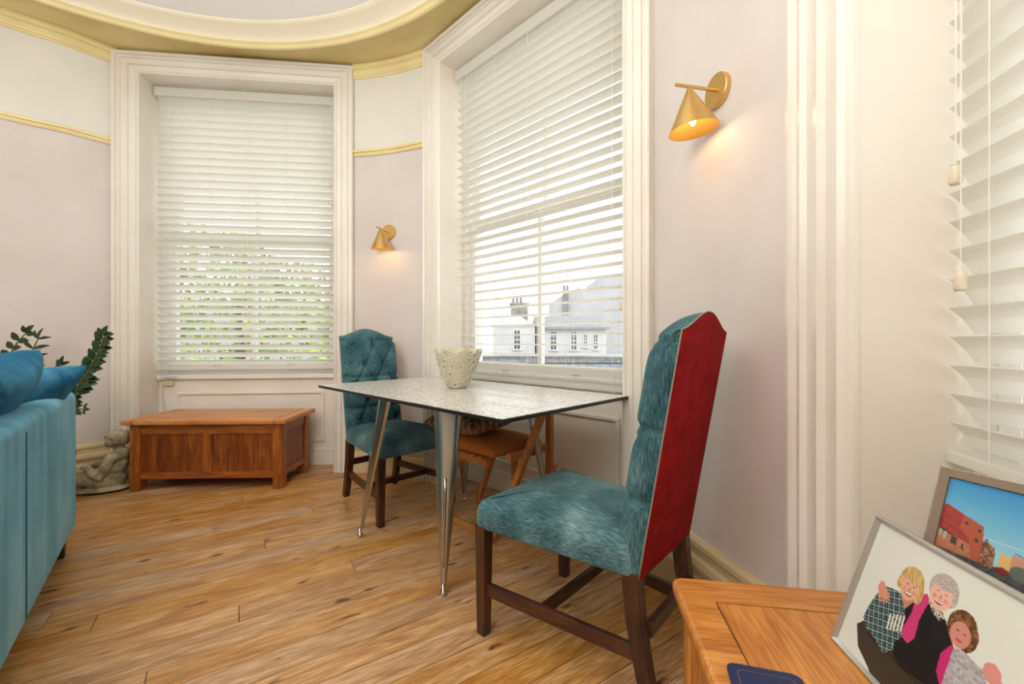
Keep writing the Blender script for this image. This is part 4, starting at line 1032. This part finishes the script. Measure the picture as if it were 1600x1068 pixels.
# ------------------------------------------------------------------ sensor box and cable under the left window
def W1pt(u, v, z): q = M1 @ Vector((u, v, z)); return q
jb = empty('cable_box', label='small beige junction box with cable running down behind the chest', cat='cable box'); jb.matrix_world = M1 @ Matrix.Translation((.235, .198, .67))
MB().box(-.032, .032, -.020, .0015, -.020, .020).build('box_body', M_plastic, jb, bevel=.004)
MB().lathe([(.001, .0), (.004, .0), (.004, .002), (.001, .002)], 10, Matrix.Translation((0, -.020, 0)) @ Matrix.Rotation(PI/2, 4, 'X')).build('screw', M_chrome, jb)
MB().tube([(-.032, -.008, 0), (-.05, -.006, -.02), (-.052, -.004, -.10), (-.038, -.004, -.2), (-.045, -.022, -.30), (-.045, -.022, -.45)], .003, 6).build('cable', M_plastic, jb, smooth=True)
wc = empty('window_sensor', label='small white contact block under the left blind, above the beige box', cat='sensor'); wc.matrix_world = M1 @ Matrix.Translation((.28, .168, .719))
MB().box(-.04, .03, -.012, .002, -.008, .010).build('sensor_body', M_slat, wc, bevel=.002)
MB().tube([(-.04, -.005, 0), (-.075, -.006, .002), (-.1, -.006, -.03), (-.1, -.004, -.08)], .0025, 6).build('cable', M_plastic, wc, smooth=True)

# ------------------------------------------------------------------ outdoors
GZ = -6.5
struct(MB().box(-80, 80, 5, 140, GZ-.3, GZ).build('ground', mat('street_ground', rgb(150, 150, 146), .9, col2=rgb(170, 168, 162), nscale=.4)))
M_render = mat('white_render', rgb(214, 213, 210), .8, col2=rgb(202, 202, 200), nscale=.6)
M_render2 = mat('pale_grey_render', rgb(186, 187, 188), .85, col2=rgb(174, 176, 178), nscale=.5)
M_slate = mat('grey_slate', rgb(120, 122, 124), .7, col2=rgb(160, 160, 156), nscale=6, detail=8)
M_lead = mat('lead_parapet', rgb(132, 134, 136), .6, col2=rgb(154, 155, 156), nscale=3)
M_chim = mat('chimney_render', rgb(150, 146, 140), .8, col2=rgb(120, 118, 114), nscale=2)
M_pane2 = mat('hazed_far_pane', rgb(92, 98, 104), .15)  # haze put into the colour: far dark grey lightened as if washed by glare
M_wframe = mat('far_window_frame', rgb(225, 225, 222), .6)
S = 30/658
def X(px): return (px-800)*S
def Z(py): return 1+(532-py)*S
def far_window(par, px, y0, y1, w, Y):
    x0, x1 = X(px-w/2), X(px+w/2); z0, z1 = Z(y1), Z(y0)
    f = MB(); t = .055
    f.box(x0-t, x1+t, Y-.05, Y+.02, z1, z1+t); f.box(x0-t, x0, Y-.05, Y+.02, z0, z1); f.box(x1, x1+t, Y-.05, Y+.02, z0, z1); f.box(x0-t*2, x1+t*2, Y-.12, Y+.02, z0-.09, z0)
    zm = (z0+z1)/2; f.box(x0, x1, Y-.04, Y+.0, zm-.03, zm+.03); xm = (x0+x1)/2; f.box(xm-.018, xm+.018, Y-.035, Y, z0, z1)
    for q in (.25, .75): f.box(x0, x1, Y-.03, Y, z0+(z1-z0)*q-.014, z0+(z1-z0)*q+.014)
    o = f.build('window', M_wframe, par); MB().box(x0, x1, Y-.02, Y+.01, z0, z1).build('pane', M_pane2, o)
hA = empty('house', label='white gabled house with a broad chimney, seen through the middle window', cat='house')
Y = 30
MB().box(X(770), X(836), Y, Y+7, GZ, Z(508)).build('wall', M_render, hA)
g = MB(); x0, x1, xp = X(764), X(837), X(795); g.add([(x0, Y-.2, Z(508)), (x1, Y-.2, Z(508)), (xp+.6, Y-.2, Z(492)), (xp-1.4, Y-.2, Z(492)), (x0, Y+7, Z(508)), (x1, Y+7, Z(508)), (xp+.6, Y+7, Z(492)), (xp-1.4, Y+7, Z(492))], [(0, 1, 2, 3), (4, 7, 6, 5), (0, 3, 7, 4), (1, 5, 6, 2), (2, 6, 7, 3), (0, 4, 5, 1)]); g.build('roof', M_render, hA)
MB().box(X(798), X(827), Y+2.5, Y+4, Z(505), Z(468)).box(X(796), X(829), Y+2.4, Y+4.1, Z(471), Z(468)).build('chimney_stack', M_chim, hA)
for px in (802, 808, 814): MB().lathe([(.11, 0), (.12, .1), (.09, .15), (.09, .5), (.12, .55), (.01, .56)], 10, Matrix.Translation((X(px)*1.1, Y+3.2, Z(468)))).build('chimney_pot', M_chim, hA, smooth=True)
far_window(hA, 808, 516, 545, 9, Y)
hB = empty('house', label='long low white house with slate roof and small sash windows, right of the gabled house', cat='house')
MB().box(X(838.5), X(948), Y+.1, Y+8, GZ, Z(511)).build('wall', M_render, hB)
g = MB(); zz = Z(511); g.add([(X(838.2), Y-.1, zz), (X(950), Y-.1, zz), (X(922), Y+3, Z(490)), (X(838.2), Y+3, Z(490)), (X(838.2), Y+8, zz), (X(950), Y+8, zz)], [(0, 1, 2, 3), (3, 2, 5, 4), (0, 3, 4), (1, 5, 2), (0, 4, 5, 1)]); g.build('roof', M_slate, hB)
MB().box(X(838.5), X(952), Y-.25, Y-.05, Z(514), Z(511)).build('gutter', M_lead, hB)
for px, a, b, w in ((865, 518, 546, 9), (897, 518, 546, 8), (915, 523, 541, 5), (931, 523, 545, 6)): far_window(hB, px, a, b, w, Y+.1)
MB().tube([(X(841), Y-.05, GZ), (X(841), Y-.05, Z(512))], .06, 6).build('drainpipe', M_lead, hB)
hC = empty('terrace_building', label='tall pale grey building with chimneys rising behind the low white house', cat='building')
MB().add([(X(p)*1.4, yy, Z(532)+(532-q)*S*1.4) for yy in (Y*1.4, Y*1.4+6) for p, q in ((866, 620), (866, 470), (885, 456), (905, 449), (915, 455), (925, 459), (933, 449), (933, 436), (985, 430), (985, 620))],
         [tuple(range(10)), tuple(range(19, 9, -1))]+[(i, (i+1) % 10, 10+(i+1) % 10, 10+i) for i in range(10)]).build('wall', M_render2, hC)
for px in (882, 887): MB().box(X(px-1.5)*1.39, X(px+1.5)*1.39, Y*1.4-.3, Y*1.4, Z(532)+(532-490)*S*1.4, Z(532)+(532-446)*S*1.4).build('chimney_pot', M_chim, hC)
hD = empty('shop_building', label='grey parapeted flat roof of a low building in front of the white houses', cat='building')
k = 22/658
MB().box((740-800)*k, (1010-800)*k, 22, 27, GZ, 1-(554-532)*k-.25).build('wall', M_lead, hD)
MB().box((738-800)*k, (1012-800)*k, 21.8, 22.1, 1-(566-532)*k, 1-(556-532)*k).build('parapet', M_slate, hD)
MB().box((738-800)*k, (1012-800)*k, 21.6, 22.2, 1-(556-532)*k, 1-(553-532)*k).build('coping', M_render2, hD)
MB().box((738-800)*k, (1012-800)*k, 21.7, 21.8, 1-(588-532)*k, 1-(568-532)*k).build('fascia', mat('fascia', rgb(150, 160, 170), .5, col2=rgb(110, 116, 122), nscale=5), hD)
# tree seen through the left window
tr = empty('tree', label='sunlit green tree outside the left window, seen between blind slats', cat='tree')
MB().tube([(-8.2, 12.5, GZ), (-8.1, 12.5, -3), (-8.0, 12.4, 0), (-8.2, 12.6, 2.5)], [.28, .22, .16, .06], 10).build('trunk', mat('bark', rgb(96, 84, 70), .9), tr)
rt = random.Random(11); lm = MB()
for i in range(7500):
    while True:
        p = Vector((rt.uniform(-1, 1), rt.uniform(-1, 1), rt.uniform(-1, 1)))
        if p.length < 1: break
    p = p.normalized()*(.45+.55*p.length); bl = 1+.18*math.sin(5*p.x)*math.cos(4*p.z)
    c = Vector((-7.9+p.x*3.9*bl, 12.4+p.y*2.0, .6+p.z*3.6*bl)); a = Vector((rt.uniform(-1, 1), rt.uniform(-1, 1), rt.uniform(-1, 1))).normalized(); b = a.orthogonal().normalized(); s = rt.uniform(.07, .15)
    lm.add([c-a*s, c+b*s*.5, c+a*s, c-b*s*.5], [(0, 1, 2, 3)])
q = lm.build('foliage', mat('spring_leaves', rgb(92, 130, 48), .6, col2=rgb(176, 200, 104), nscale=1.2, lo=.4, hi=.6), tr); q['kind'] = 'stuff'
gh = empty('terrace_house', label='dim brick house beyond the tree, outside the left window', cat='house')
MB().box(-26, -14, 30, 36, GZ, 1.5).build('wall', M_render2, gh)
MB().add([(-26.4, 29.7, 1.5), (-13.6, 29.7, 1.5), (-13.6, 33, 4), (-26.4, 33, 4), (-26.4, 36.3, 1.5), (-13.6, 36.3, 1.5)], [(0, 1, 2, 3), (3, 2, 5, 4), (0, 3, 4), (1, 5, 2), (0, 4, 5, 1)]).build('roof', M_slate, gh)
